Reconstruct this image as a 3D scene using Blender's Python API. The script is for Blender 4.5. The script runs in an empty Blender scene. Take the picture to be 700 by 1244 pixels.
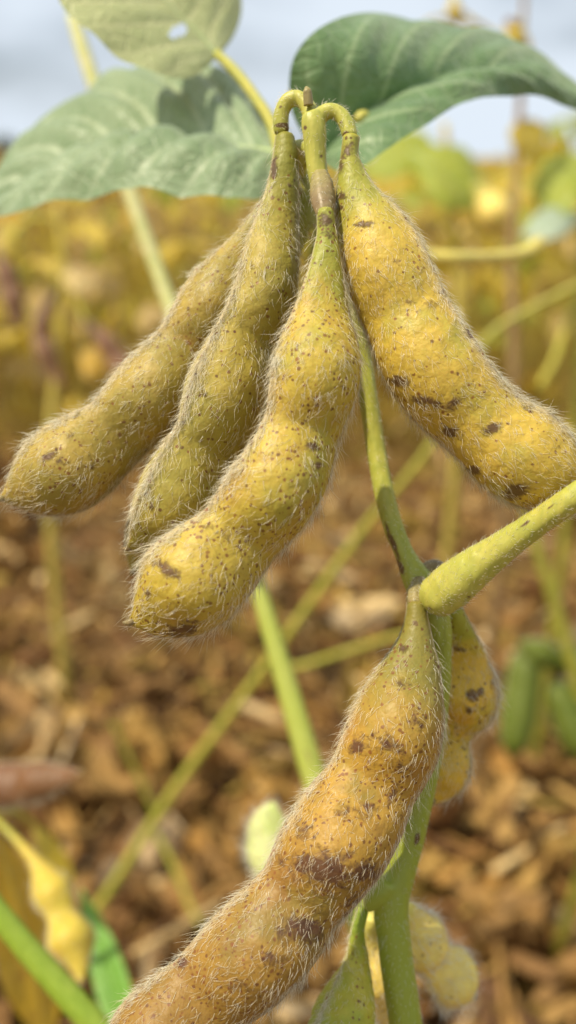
import bpy, math, random
import numpy as np
from mathutils import Vector, Matrix, Euler

random.seed(7)
rng = np.random.default_rng(7)
sc = bpy.context.scene
COL = sc.collection
R = math.radians

# ------------------------------------------------------------------ camera
CAM_H = 0.55
PITCH = R(21.6)
FPX = 1077.0                      # focal length in photo pixels (photo 700 x 1244)
cam_d = bpy.data.cameras.new('camera')
cam = bpy.data.objects.new('camera', cam_d)
COL.objects.link(cam)
cam.location = (0, 0, CAM_H)
cam.rotation_euler = (R(90) - PITCH, 0, 0)
cam_d.sensor_fit = 'VERTICAL'
cam_d.sensor_height = 4.7
cam_d.sensor_width = 4.7 * 576 / 1024
cam_d.lens = 4.7 * FPX / 1244
cam_d.clip_start = 0.01
cam_d.clip_end = 3000
cam_d.dof.use_dof = True
cam_d.dof.focus_distance = 0.1035
cam_d.dof.aperture_fstop = 1.55
sc.camera = cam

CP = np.array([0, 0, CAM_H])
FW = np.array([0, math.cos(PITCH), -math.sin(PITCH)])
UP = np.array([0, math.sin(PITCH), math.cos(PITCH)])
RT = np.array([1.0, 0, 0])


def at(px, py, d):
    """photo pixel + distance along the lens axis (m) -> world point"""
    px, py, d = np.asarray(px, float), np.asarray(py, float), np.asarray(d, float)
    return CP + d[..., None] * (FW + RT * ((px - 350) / FPX)[..., None] - UP * ((py - 622) / FPX)[..., None])


def to_px(P):
    q = np.asarray(P) - CP
    d = q @ FW
    return 350 + FPX * (q @ RT) / d, 622 - FPX * (q @ UP) / d, d


def on_ground(px, py, z=0.0):
    v = FW + RT * ((px - 350) / FPX) - UP * ((py - 622) / FPX)
    k = (z - CAM_H) / v[2]
    return CP + v * k


# ------------------------------------------------------------------ light
SUN_EL, SUN_AZ = R(61), R(250)     # azimuth from +Y clockwise: high on the left, a little behind the lens
sun_dir = Vector((math.sin(SUN_AZ) * math.cos(SUN_EL), math.cos(SUN_AZ) * math.cos(SUN_EL), math.sin(SUN_EL)))
sun_d = bpy.data.lights.new('sun', 'SUN')
sun_d.energy = 5.0
sun_d.angle = R(0.53)
sun_d.color = (1.0, 0.89, 0.69)
sun = bpy.data.objects.new('sun', sun_d)
COL.objects.link(sun)
sun.rotation_euler = (-sun_dir).to_track_quat('-Z', 'Y').to_euler()

world = bpy.data.worlds.new('World')
sc.world = world
world.use_nodes = True
wn = world.node_tree
wn.nodes.clear()
w_out = wn.nodes.new('ShaderNodeOutputWorld')
w_bg = wn.nodes.new('ShaderNodeBackground')
w_bg.inputs['Strength'].default_value = 0.05
w_sky = wn.nodes.new('ShaderNodeTexSky')
w_sky.sky_type = 'NISHITA'
w_sky.sun_disc = False
w_sky.sun_elevation = SUN_EL
w_sky.sun_rotation = SUN_AZ
w_sky.air_density = 1.0
w_sky.dust_density = 1.6
w_tc = wn.nodes.new('ShaderNodeTexCoord')
w_map = wn.nodes.new('ShaderNodeMapping')
w_map.inputs['Scale'].default_value = (1.0, 1.0, 2.6)
w_map.inputs['Location'].default_value = (0.35, 0.2, 0.1)
w_noise = wn.nodes.new('ShaderNodeTexNoise')
w_noise.inputs['Scale'].default_value = 2.2
w_noise.inputs['Detail'].default_value = 7
w_noise.inputs['Roughness'].default_value = 0.55
w_rmp = wn.nodes.new('ShaderNodeMapRange')
w_rmp.interpolation_type = 'SMOOTHSTEP'
w_rmp.inputs['From Min'].default_value = 0.18
w_rmp.inputs['From Max'].default_value = 0.56
w_mix = wn.nodes.new('ShaderNodeMix')
w_mix.data_type = 'RGBA'
w_mix.inputs['B'].default_value = (13.4, 14.9, 16.6, 1)
wn.links.new(w_tc.outputs['Generated'], w_map.inputs['Vector'])
wn.links.new(w_map.outputs['Vector'], w_noise.inputs['Vector'])
wn.links.new(w_noise.outputs['Fac'], w_rmp.inputs['Value'])
wn.links.new(w_rmp.outputs['Result'], w_mix.inputs['Factor'])
wn.links.new(w_sky.outputs['Color'], w_mix.inputs['A'])
wn.links.new(w_mix.outputs['Result'], w_bg.inputs['Color'])
wn.links.new(w_bg.outputs['Background'], w_out.inputs['Surface'])

sc.view_settings.view_transform = 'Standard'
sc.view_settings.look = 'None'
sc.view_settings.exposure = 0.22
sc.view_settings.gamma = 1.0
sc.render.engine = 'CYCLES'
sc.cycles.use_denoising = True
sc.cycles.max_bounces = 8
sc.cycles.transparent_max_bounces = 8
sc.cycles.sample_clamp_indirect = 6.0


# ------------------------------------------------------------------ node helpers
class NT:
    def __init__(self, name):
        self.m = bpy.data.materials.new(name)
        self.m.use_nodes = True
        self.t = self.m.node_tree
        self.t.nodes.clear()
        self.out = self.t.nodes.new('ShaderNodeOutputMaterial')

    def n(self, typ, **props):
        nd = self.t.nodes.new(typ)
        for k, v in props.items():
            setattr(nd, k, v)
        return nd

    def put(self, sock, v):
        if hasattr(v, 'links') or isinstance(v, bpy.types.NodeSocket):
            self.t.links.new(v, sock)
        elif isinstance(v, (tuple, list)) and len(v) == 3 and sock.type == 'RGBA':
            sock.default_value = (*v, 1)
        else:
            sock.default_value = v

    def math(self, op, a, b=0.0, clamp=False):
        nd = self.n('ShaderNodeMath', operation=op, use_clamp=clamp)
        self.put(nd.inputs[0], a)
        self.put(nd.inputs[1], b)
        return nd.outputs[0]

    def mix(self, f, a, b, mode='MIX'):
        nd = self.n('ShaderNodeMix', data_type='RGBA', blend_type=mode)
        self.put(nd.inputs['Factor'], f)
        self.put(nd.inputs['A'], a)
        self.put(nd.inputs['B'], b)
        return nd.outputs['Result']

    def step(self, v, lo, hi, a=0.0, b=1.0):
        nd = self.n('ShaderNodeMapRange', interpolation_type='SMOOTHSTEP')
        self.put(nd.inputs['Value'], v)
        for k, x in (('From Min', lo), ('From Max', hi), ('To Min', a), ('To Max', b)):
            self.put(nd.inputs[k], x)
        return nd.outputs['Result']

    def noise(self, scale, detail=3, rough=0.5, vec=None, dist=0.0):
        nd = self.n('ShaderNodeTexNoise')
        nd.inputs['Scale'].default_value = scale
        nd.inputs['Detail'].default_value = detail
        nd.inputs['Roughness'].default_value = rough
        nd.inputs['Distortion'].default_value = dist
        self.put(nd.inputs['Vector'], vec if vec is not None else self.obj())
        return nd.outputs['Fac']

    def obj(self):
        if not hasattr(self, '_tc'):
            self._tc = self.n('ShaderNodeTexCoord')
        return self._tc.outputs['Object']

    def uv(self):
        self.obj()
        return self._tc.outputs['UV']

    def attr(self, name, geo=True):
        nd = self.n('ShaderNodeAttribute', attribute_type='GEOMETRY' if geo else 'OBJECT', attribute_name=name)
        return nd

    def sep(self, c):
        nd = self.n('ShaderNodeSeparateColor')
        self.put(nd.inputs[0], c)
        return nd.outputs

    def bump(self, h, dist, strength=1.0, prev=None):
        nd = self.n('ShaderNodeBump')
        nd.inputs['Distance'].default_value = dist
        nd.inputs['Strength'].default_value = strength
        self.put(nd.inputs['Height'], h)
        if prev is not None:
            self.put(nd.inputs['Normal'], prev)
        return nd.outputs[0]

    def principled(self, color, rough=0.5, spec=0.4, normal=None, sss=0.0, sss_r=(1, .6, .2), sss_s=0.001, sheen=0.0):
        p = self.n('ShaderNodeBsdfPrincipled')
        self.put(p.inputs['Base Color'], color)
        self.put(p.inputs['Roughness'], rough)
        self.put(p.inputs['Specular IOR Level'], spec)
        if normal is not None:
            self.put(p.inputs['Normal'], normal)
        if sss:
            p.inputs['Subsurface Weight'].default_value = sss
            p.inputs['Subsurface Radius'].default_value = sss_r
            p.inputs['Subsurface Scale'].default_value = sss_s
        if sheen:
            p.inputs['Sheen Weight'].default_value = sheen
            p.inputs['Sheen Roughness'].default_value = 0.5
        return p.outputs[0]

    def translucent(self, color, base, fac, normal=None):
        tr = self.n('ShaderNodeBsdfTranslucent')
        self.put(tr.inputs['Color'], color)
        if normal is not None:
            self.put(tr.inputs['Normal'], normal)
        mx = self.n('ShaderNodeMixShader')
        self.put(mx.inputs[0], fac)
        self.t.links.new(base, mx.inputs[1])
        self.t.links.new(tr.outputs[0], mx.inputs[2])
        return mx.outputs[0]

    def done(self, shader):
        self.t.links.new(shader, self.out.inputs['Surface'])
        return self.m


# ------------------------------------------------------------------ materials
def pod_material(name, yellow, green, orange, speck=1.0, green_amt=0.4, orange_amt=0.3, brown_tip=0.0, seed=0.0):
    k = NT(name)
    mp = k.n('ShaderNodeMapping')
    mp.inputs['Location'].default_value = (seed, seed * .7, -seed * .4)
    k.put(mp.inputs['Vector'], k.obj())
    v = mp.outputs[0]
    at_ = k.attr('pod_data')
    r, g, b = k.sep(at_.outputs['Color'])[:3]       # stain, suture, position along the pod
    n1 = k.noise(130, 4, .55, v)
    c = k.mix(k.step(n1, .62 - .35 * green_amt, .78 - .25 * green_amt, 0, .85), yellow, green)
    n2 = k.noise(170, 4, .6, v, .4)
    c = k.mix(k.step(n2, .66 - .3 * orange_amt, .86 - .3 * orange_amt, 0, .8), c, orange)
    # fine mottling
    n3 = k.noise(900, 3, .6, v)
    c = k.mix(k.step(n3, .3, .75, 0, .35), c, (yellow[0] * .55, yellow[1] * .5, yellow[2] * .6))
    # green neck
    c = k.mix(k.step(k.math('ADD', b, k.math('MULTIPLY', k.math('SUBTRACT', n2, .5), .2)), .08, .26, .85, 0), c, (green[0] * .75, green[1] * .88, green[2] * .8))
    if brown_tip:
        nb = k.math('ADD', b, k.math('MULTIPLY', k.math('SUBTRACT', n2, .5), .5))
        c = k.mix(k.step(nb, .22, .85, 0, brown_tip), c, (.17, .088, .02))
    # suture: grey-tan cord
    c = k.mix(k.math('MULTIPLY', g, k.step(k.noise(500, 3, .6, v), .25, .6, .45, .95)), c, (.40, .34, .22))
    # freckles, two sizes, denser in patches
    dens = k.step(k.noise(110, 3, .5, v), .36, .64, .15, 1.0)

    def freckles(scale, size, share):
        vo = k.n('ShaderNodeTexVoronoi')
        vo.inputs['Scale'].default_value = scale
        vo.inputs['Randomness'].default_value = 1.0
        wob = k.n('ShaderNodeTexNoise')
        wob.inputs['Scale'].default_value = scale * 1.6
        k.put(wob.inputs['Vector'], v)
        add = k.n('ShaderNodeVectorMath', operation='MULTIPLY_ADD')
        k.put(add.inputs[0], wob.outputs['Color'])
        add.inputs[1].default_value = (.45 / scale,) * 3
        k.put(add.inputs[2], v)
        k.put(vo.inputs['Vector'], add.outputs[0])
        rr = k.sep(vo.outputs['Color'])
        on = k.math('LESS_THAN', rr[0], k.math('MULTIPLY', dens, share))
        sz = k.math('MULTIPLY', k.math('ADD', k.math('MULTIPLY', rr[1], .75), .4), size)
        d = k.step(vo.outputs['Distance'], k.math('MULTIPLY', sz, .6), sz, 1, 0)
        return k.math('MULTIPLY', d, on), rr[2]
    f1, q1 = freckles(1500, .40, .8 * speck)
    f3, q3 = freckles(950, .21, .6 * speck)
    f2, q2 = freckles(520, .2, .11 * speck)
    c = k.mix(k.math('MULTIPLY', f3, .75), c, k.mix(q3, (.20, .07, .018), (.09, .03, .013)))
    c = k.mix(k.math('MULTIPLY', f1, .8), c, k.mix(q1, (.20, .065, .015), (.09, .03, .012)))
    c = k.mix(k.math('MULTIPLY', f2, .7), c, k.mix(q2, (.17, .065, .02), (.08, .03, .014)))
    # dark stains laid on the mesh
    ns = k.noise(650, 6, .72, v, .6)
    st = k.step(k.math('ADD', r, k.math('MULTIPLY', k.math('SUBTRACT', ns, .5), 2.6)), .22, .85)
    st = k.math('MULTIPLY', st, k.step(r, .03, .2))
    c = k.mix(k.math('MULTIPLY', st, .85), c, k.mix(n3, (.10, .03, .018), (.045, .022, .02)))
    h = k.math('ADD', k.math('MULTIPLY', k.noise(380, 4, .6, v), .7), k.math('MULTIPLY', n3, .35))
    h = k.math('SUBTRACT', h, k.math('MULTIPLY', st, .2))
    nrm = k.bump(h, .0006, .75)
    return k.done(k.principled(c, k.step(n3, .2, .8, .42, .62), .35, nrm, .22, (1, .55, .12), .0012))


def stem_material(name, c1, c2, streak=(.10, .035, .015), streak_amt=.5, sss=.15, low=None, span=(.4, .6)):
    k = NT(name)
    mp = k.n('ShaderNodeMapping')
    mp.inputs['Scale'].default_value = (1, 1, .22)
    k.put(mp.inputs['Vector'], k.obj())
    c = k.mix(k.step(k.noise(160, 4, .55), .35, .7), c1, c2)
    c = k.mix(k.step(k.noise(1400, 2, .5, mp.outputs[0]), .35, .75, 0, .4), c, (c1[0] * .6, c1[1] * .7, c1[2] * .6))
    c = k.mix(k.step(k.noise(260, 4, .6, mp.outputs[0]), .66, .76, 0, streak_amt), c, streak)
    chan = k.sep(k.attr('pod_data').outputs['Color'])
    if low is not None:
        c = k.mix(k.step(chan[2], span[0], span[1], 0, .85), c, low)
    r = chan[0]
    st = k.step(k.math('ADD', r, k.math('MULTIPLY', k.math('SUBTRACT', k.noise(500, 4, .6), .5), 1.3)), .42, .75, 0, .85)
    c = k.mix(st, c, (.09, .03, .02))
    nrm = k.bump(k.noise(700, 3, .5, mp.outputs[0]), .0004, .6)
    return k.done(k.principled(c, .45, .4, nrm, sss, (.8, .8, .2), .001))


def hair_material(name, col, tr=.45):
    k = NT(name)
    rnd = k.noise(900, 1)
    c = k.mix(k.step(rnd, .35, .75), col, (col[0] * .92, col[1] * .86, col[2] * .7))
    return k.done(k.translucent(c, k.principled(c, .25, .8), tr))


def leaf_material(name, c1, c2, vein, tr=.35, tr_c=None, spots=None, veins=8.0, rough=.46, pale=0.0):
    """uv.x = signed distance from the midrib (-1..1 -> 0..1), uv.y = along the leaf"""
    k = NT(name)
    s = k.n('ShaderNodeSeparateXYZ')
    k.put(s.inputs[0], k.uv())
    side = k.math('ABSOLUTE', k.math('SUBTRACT', k.math('MULTIPLY', s.outputs[0], 2), 1))
    c = k.mix(k.step(k.noise(45, 5, .6), .3, .7), c1, c2)
    fine = k.noise(420, 4, .65)
    c = k.mix(k.step(fine, .3, .75, 0, .45), c, (c1[0] * .55, c1[1] * .62, c1[2] * .5))
    ph = k.math('SUBTRACT', k.math('MULTIPLY', s.outputs[1], veins), k.math('MULTIPLY', k.math('POWER', side, 1.2), 2.2))
    fr = k.math('ABSOLUTE', k.math('SUBTRACT', k.math('FRACT', ph), .5))
    lat = k.step(fr, .02, .09, 1, 0)
    lat = k.math('MULTIPLY', lat, k.step(side, .75, 1, 1, .2))
    mid = k.step(side, .012, .05, 1, 0)
    vn = k.math('MAXIMUM', lat, mid)
    net = k.n('ShaderNodeTexVoronoi', feature='DISTANCE_TO_EDGE')
    net.inputs['Scale'].default_value = 330
    k.put(net.inputs['Vector'], k.obj())
    nv = k.step(net.outputs['Distance'], 0, .12, 1, 0)
    c = k.mix(k.math('MULTIPLY', nv, .22), c, vein)
    c = k.mix(k.math('MULTIPLY', vn, .75), c, vein)
    if spots is not None:
        c = k.mix(k.step(k.noise(90, 5, .65), .56, .7, 0, .9), c, spots)
    h = k.math('SUBTRACT', k.math('MULTIPLY', fine, .5), k.math('MULTIPLY', nv, .4))
    nrm = k.bump(h, .0006, .6)
    sh = k.principled(c, k.step(fine, .3, .7, rough - .06, rough + .12), .5, nrm, sheen=pale)
    tc = tr_c or (c2[0] * 1.3, c2[1] * 1.35, c2[2] * .7)
    return k.done(k.translucent(k.mix(.5, c, tc), sh, tr, nrm))


M = {}
YEL = (.56, .39, .045)
M['pod_left'] = pod_material('pod skin olive', (0.367, 0.261, 0.044), (0.265, 0.210, 0.034), (0.349, 0.176, 0.031), .8, .65, .25, 0, 1.3)
M['pod_middle'] = pod_material('pod skin green', (0.385, 0.296, 0.046), (0.285, 0.244, 0.039), (0.368, 0.212, 0.031), .45, .7, .1, 0, 2.1)
M['pod_front'] = pod_material('pod skin yellow', (0.469, 0.348, 0.042), (0.321, 0.295, 0.038), (0.403, 0.243, 0.031), 2.0, .35, .55, .12, 3.7)
M['pod_right'] = pod_material('pod skin golden', (0.521, 0.365, 0.050), (0.351, 0.314, 0.044), (0.454, 0.279, 0.036), .7, .35, .25, 0, 4.4)
M['pod_lower'] = pod_material('pod skin bronze', (0.411, 0.242, 0.033), (0.225, 0.181, 0.033), (0.310, 0.146, 0.026), 1.9, .3, .4, .62, 5.9)
M['pod_behind'] = pod_material('pod skin ochre', (0.664, 0.434, 0.044), (0.373, 0.353, 0.041), (0.506, 0.282, 0.036), .8, .4, .45, 0, 6.2)
M['pod_hidden'] = pod_material('pod skin amber', (0.393, 0.273, 0.022), (0.257, 0.230, 0.022), (0.343, 0.213, 0.013), .4, .3, .2, 0, 7.5)
M['pod_bottom'] = pod_material('pod skin lime', (0.461, 0.396, 0.034), (0.260, 0.314, 0.024), (0.401, 0.331, 0.027), .5, .8, .1, 0, 8.1)
M['pod_pale'] = pod_material('pod skin cream', (.78, .60, .14), (.72, .58, .15), (.66, .42, .08), .3, .2, .3, 0, 9.3)
M['pod_young'] = pod_material('pod skin young', (.60, .64, .26), (.44, .53, .14), (.60, .60, .22), .0, .5, .0, 0, 10.3)
M['pod_dark'] = pod_material('pod skin brown', (.17, .075, .03), (.13, .06, .025), (.10, .045, .02), .4, .1, .4, .3, 11.3)
M['pod_beans'] = pod_material('pod skin gold', (.56, .42, .05), (.46, .38, .05), (.50, .30, .04), .5, .4, .4, 0, 12.3)
M['pod_deep_green'] = pod_material('pod skin deep green', (.11, .14, .012), (.09, .125, .012), (.13, .14, .015), .0, .5, .0, 0, 13.3)
M['stem'] = stem_material('stem green', (.36, .37, .055), (.44, .41, .075), streak_amt=.55, low=(.25, .30, .03), span=(.3, .5))
M['stalk'] = stem_material('stalk yellow green', (.42, .38, .055), (.34, .34, .05), streak_amt=.3)
M['petiole'] = stem_material('petiole yellow green', (.44, .40, .075), (.36, .37, .06), (.22, .13, .03), .4)
M['pale_stalk'] = stem_material('stalk straw', (.60, .56, .26), (.48, .50, .17), (.25, .2, .06), .1, low=(.30, .34, .035), span=(.30, .42))
M['old_petiole'] = stem_material('old petiole yellow', (.68, .55, .13), (.60, .52, .12), streak_amt=.2)
M['fresh_stem'] = stem_material('stem fresh green', (.30, .42, .04), (.36, .46, .06), (.2, .25, .03), .1)
M['neck_brown'] = stem_material('neck brown', (.22, .15, .07), (.30, .25, .09), (.08, .04, .02), .6)
M['hair'] = hair_material('pod hair', (.96, .93, .80))
M['hair_grey'] = hair_material('suture hair', (.85, .80, .66))
M['hair_white'] = hair_material('white down', (.97, .96, .88))
M['leaf_green'] = leaf_material('leaf grey green', (.22, .32, .16), (.33, .43, .25), (.46, .54, .34), .3, veins=7, pale=.3)
M['midrib'] = stem_material('leaf midrib', (.34, .42, .18), (.40, .46, .22), streak_amt=0)
M['leaf_deep'] = leaf_material('leaf deep green', (.10, .20, .06), (.16, .27, .10), (.28, .38, .18), .25, veins=6, pale=.35)
M['leaf_pale'] = leaf_material('leaf pale underside', (.54, .55, .29), (.46, .49, .24), (.66, .64, .36), .35, veins=7)
M['leaf_yellow'] = leaf_material('leaf yellow', (.70, .50, .05), (.62, .48, .07), (.70, .55, .12), .45)
M['leaf_ochre'] = leaf_material('leaf ochre', (.64, .37, .03), (.58, .38, .05), (.62, .45, .10), .4, spots=(.34, .17, .04))
M['leaf_lime'] = leaf_material('leaf lime', (.34, .42, .04), (.42, .46, .05), (.50, .52, .12), .45)
M['leaf_far_green'] = leaf_material('leaf green far', (.10, .20, .04), (.16, .25, .05), (.24, .32, .10), .35)
M['leaf_straw'] = leaf_material('leaf straw', (.68, .50, .20), (.56, .38, .13), (.70, .54, .26), .35, spots=(.38, .22, .08))
M['leaf_blade'] = leaf_material('leaf blade', (.16, .38, .05), (.22, .44, .06), (.30, .5, .12), .4, veins=3)
M['leaf_silver'] = leaf_material('leaf silver green', (.36, .46, .34), (.42, .50, .38), (.5, .55, .4), .3)


def bare(name, c1, c2, rough=.7, scale=120, object_random=False, attr=False, tr=0.0):
    k = NT(name)
    c = k.mix(k.step(k.noise(scale, 4, .6), .3, .7), c1, c2)
    if object_random:
        oi = k.n('ShaderNodeObjectInfo')
        cr = k.n('ShaderNodeValToRGB')
        k.put(cr.inputs[0], oi.outputs['Random'])
        e = cr.color_ramp.elements
        e[0].color = (.31, .17, .05, 1)
        e[1].color = (.70, .54, .32, 1)
        for p, col in ((.2, (.18, .09, .032, 1)), (.42, (.44, .27, .075, 1)), (.6, (.27, .14, .04, 1)), (.8, (.46, .29, .07, 1))):
            el = e.new(p)
            el.color = col
        c = k.mix(.85, c, cr.outputs[0])
    if attr:
        c = k.mix(.9, c, k.attr('tint').outputs['Color'])
    c = k.mix(k.step(k.noise(scale * 3, 4, .65), .5, .72, 0, .55), c, (.13, .065, .025))
    nrm = k.bump(k.noise(scale * 2, 5, .6), .002, .7)
    sh = k.principled(c, rough, .25, nrm)
    if tr:
        sh = k.translucent(c, sh, tr, nrm)
    return k.done(sh)


M['bg_stem'] = bare('dry stem', (.52, .44, .08), (.60, .46, .10), .6)
M['bg_stem_brown'] = bare('dry stem brown', (.28, .17, .07), (.38, .26, .12), .6)
M['bg_petiole'] = bare('dry petiole', (.42, .42, .05), (.54, .44, .08), .6)
M['bg_pod_tan'] = bare('field pod tan', (.54, .38, .13), (.62, .46, .18), .6)
M['bg_pod_brown'] = bare('field pod brown', (.17, .095, .05), (.25, .15, .08), .6)
M['bg_pod_yellow'] = bare('field pod yellow', (.50, .38, .06), (.42, .36, .07), .6)
M['litter'] = bare('dry litter', (.45, .28, .12), (.35, .2, .08), .75, 90, object_random=True, tr=.15)
M['litter_mass'] = bare('dry litter mass', (.45, .28, .12), (.35, .2, .08), .75, 90, attr=True, tr=.15)
M['straw_mass'] = bare('straw tangle', (.5, .4, .08), (.45, .33, .07), .6, 60, attr=True, tr=.45)
M['canopy'] = bare('far field leaves', (.45, .36, .06), (.4, .3, .06), .6, 40, attr=True, tr=.35)
M['bark'] = bare('bark', (.14, .10, .07), (.2, .15, .1), .8, 6)
M['tree_leaf'] = bare('tree foliage', (.04, .07, .025), (.06, .10, .035), .6, 3)
k = NT('soil')
c = k.mix(k.step(k.noise(9, 6, .65), .3, .7), (.28, .165, .06), (.17, .095, .035))
c = k.mix(k.step(k.noise(70, 5, .7), .45, .7), c, (.33, .19, .085))
M['soil'] = k.done(k.principled(c, .9, .15, k.bump(k.noise(120, 6, .7), .01, 1.0)))


# ------------------------------------------------------------------ mesh helpers
def build(name, V, F, mat, parent=None, origin=None, uv=None, data=None, tint=None, smooth=True):
    """one mesh object; V in world metres, stored relative to `origin` (the thing's base)"""
    V = np.asarray(V, float)
    o0 = np.zeros(3) if origin is None else np.asarray(origin, float)
    me = bpy.data.meshes.new(name)
    me.from_pydata((V - o0).tolist(), [], F if isinstance(F, list) else F.tolist())
    for m in (mat if isinstance(mat, (list, tuple)) else [mat]):
        me.materials.append(m)
    if smooth:
        me.polygons.foreach_set('use_smooth', [True] * len(me.polygons))
    if uv is not None:
        l = me.uv_layers.new(name='uv')
        idx = np.zeros(len(me.loops), np.int32)
        me.loops.foreach_get('vertex_index', idx)
        l.data.foreach_set('uv', np.asarray(uv, np.float32)[idx].ravel())
    for nm, arr in (('pod_data', data), ('tint', tint)):
        if arr is not None:
            a = me.attributes.new(nm, 'FLOAT_COLOR', 'POINT')
            arr = np.asarray(arr, np.float32)
            if arr.shape[1] == 3:
                arr = np.c_[arr, np.ones(len(arr), np.float32)]
            a.data.foreach_set('color', arr.ravel())
    me.update()
    o = bpy.data.objects.new(name, me)
    COL.objects.link(o)
    if parent is not None:
        o.parent = parent
    elif origin is not None:
        o.location = o0
    return o


def root(name, label, cat, base, group=None):
    o = bpy.data.objects.new(name, None)
    COL.objects.link(o)
    o.empty_display_size = .02
    o.location = base
    o['label'] = label
    o['category'] = cat
    if group:
        o['group'] = group
    return o


def resample(rows, n):
    A = np.asarray(rows, float)
    s = np.r_[0, np.cumsum(np.maximum(np.linalg.norm(np.diff(A[:, :3] if A.shape[1] > 3 and False else A[:, :2], axis=0), axis=1), 1e-6))]
    T = np.gradient(A, s, axis=0)
    q = np.linspace(0, s[-1], n)
    i = np.clip(np.searchsorted(s, q, side='right') - 1, 0, len(s) - 2)
    h = (s[i + 1] - s[i])[:, None]
    u = ((q - s[i]) / (s[i + 1] - s[i]))[:, None]
    h00 = 2 * u ** 3 - 3 * u ** 2 + 1
    h10 = u ** 3 - 2 * u ** 2 + u
    h01 = -2 * u ** 3 + 3 * u ** 2
    h11 = u ** 3 - u ** 2
    return h00 * A[i] + h10 * h * T[i] + h01 * A[i + 1] + h11 * h * T[i + 1]


def depths(rows, dk):
    """append depth column: dk = list of (fraction of rows, depth)"""
    A = np.asarray(rows, float)
    s = np.r_[0, np.cumsum(np.linalg.norm(np.diff(A[:, :2], axis=0), axis=1))]
    s /= s[-1]
    return np.c_[A, np.interp(s, [d[0] for d in dk], [d[1] for d in dk])]


def frames(P, ref=None):
    T = np.gradient(P, axis=0)
    T /= np.linalg.norm(T, axis=1)[:, None]
    Vw = (CP - P) if ref is None else np.broadcast_to(ref, P.shape)
    B = Vw - (Vw * T).sum(1)[:, None] * T
    B /= np.linalg.norm(B, axis=1)[:, None]
    N = np.cross(T, B)
    return T, N, B


def sweep(P, a, b, m, roll=0.0, lens=0.0, ridge=0.0, ref=None):
    """tube with elliptic section; returns grid verts (n,m,3), faces, theta"""
    n = len(P)
    T, N, B = frames(P, ref)
    roll = np.broadcast_to(roll, (n,))
    cr, sr = np.cos(roll)[:, None], np.sin(roll)[:, None]
    N2, B2 = cr * N + sr * B, -sr * N + cr * B
    th = np.linspace(0, 2 * np.pi, m, endpoint=False)
    cs, sn = np.cos(th), np.sin(th)
    sz = sn * np.abs(sn) ** lens
    rad = 1 + ridge * np.exp(-((sn / .13) ** 2))
    a, b = np.asarray(a, float), np.asarray(b, float)
    G = P[:, None, :] + (a[:, None] * (cs * rad)[None])[..., None] * N2[:, None] + (b[:, None] * sz[None])[..., None] * B2[:, None]
    i = np.arange(n - 1)[:, None]
    j = np.arange(m)[None]
    j2 = (j + 1) % m
    F = np.stack(np.broadcast_arrays(i * m + j, i * m + j2, (i + 1) * m + j2, (i + 1) * m + j), -1).reshape(-1, 4)
    faces = F.tolist() + [list(range(m))[::-1], list(range((n - 1) * m, n * m))]
    return G, faces, th, T


def grid_normals(G):
    du = np.gradient(G, axis=0)
    dv = np.roll(G, -1, axis=1) - np.roll(G, 1, axis=1)
    nn = np.cross(dv, du)
    nn /= np.maximum(np.linalg.norm(nn, axis=2), 1e-12)[..., None]
    c = G.mean(axis=1, keepdims=True)
    if ((G - c) * nn).sum() < 0:
        nn = -nn
    return nn


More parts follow.
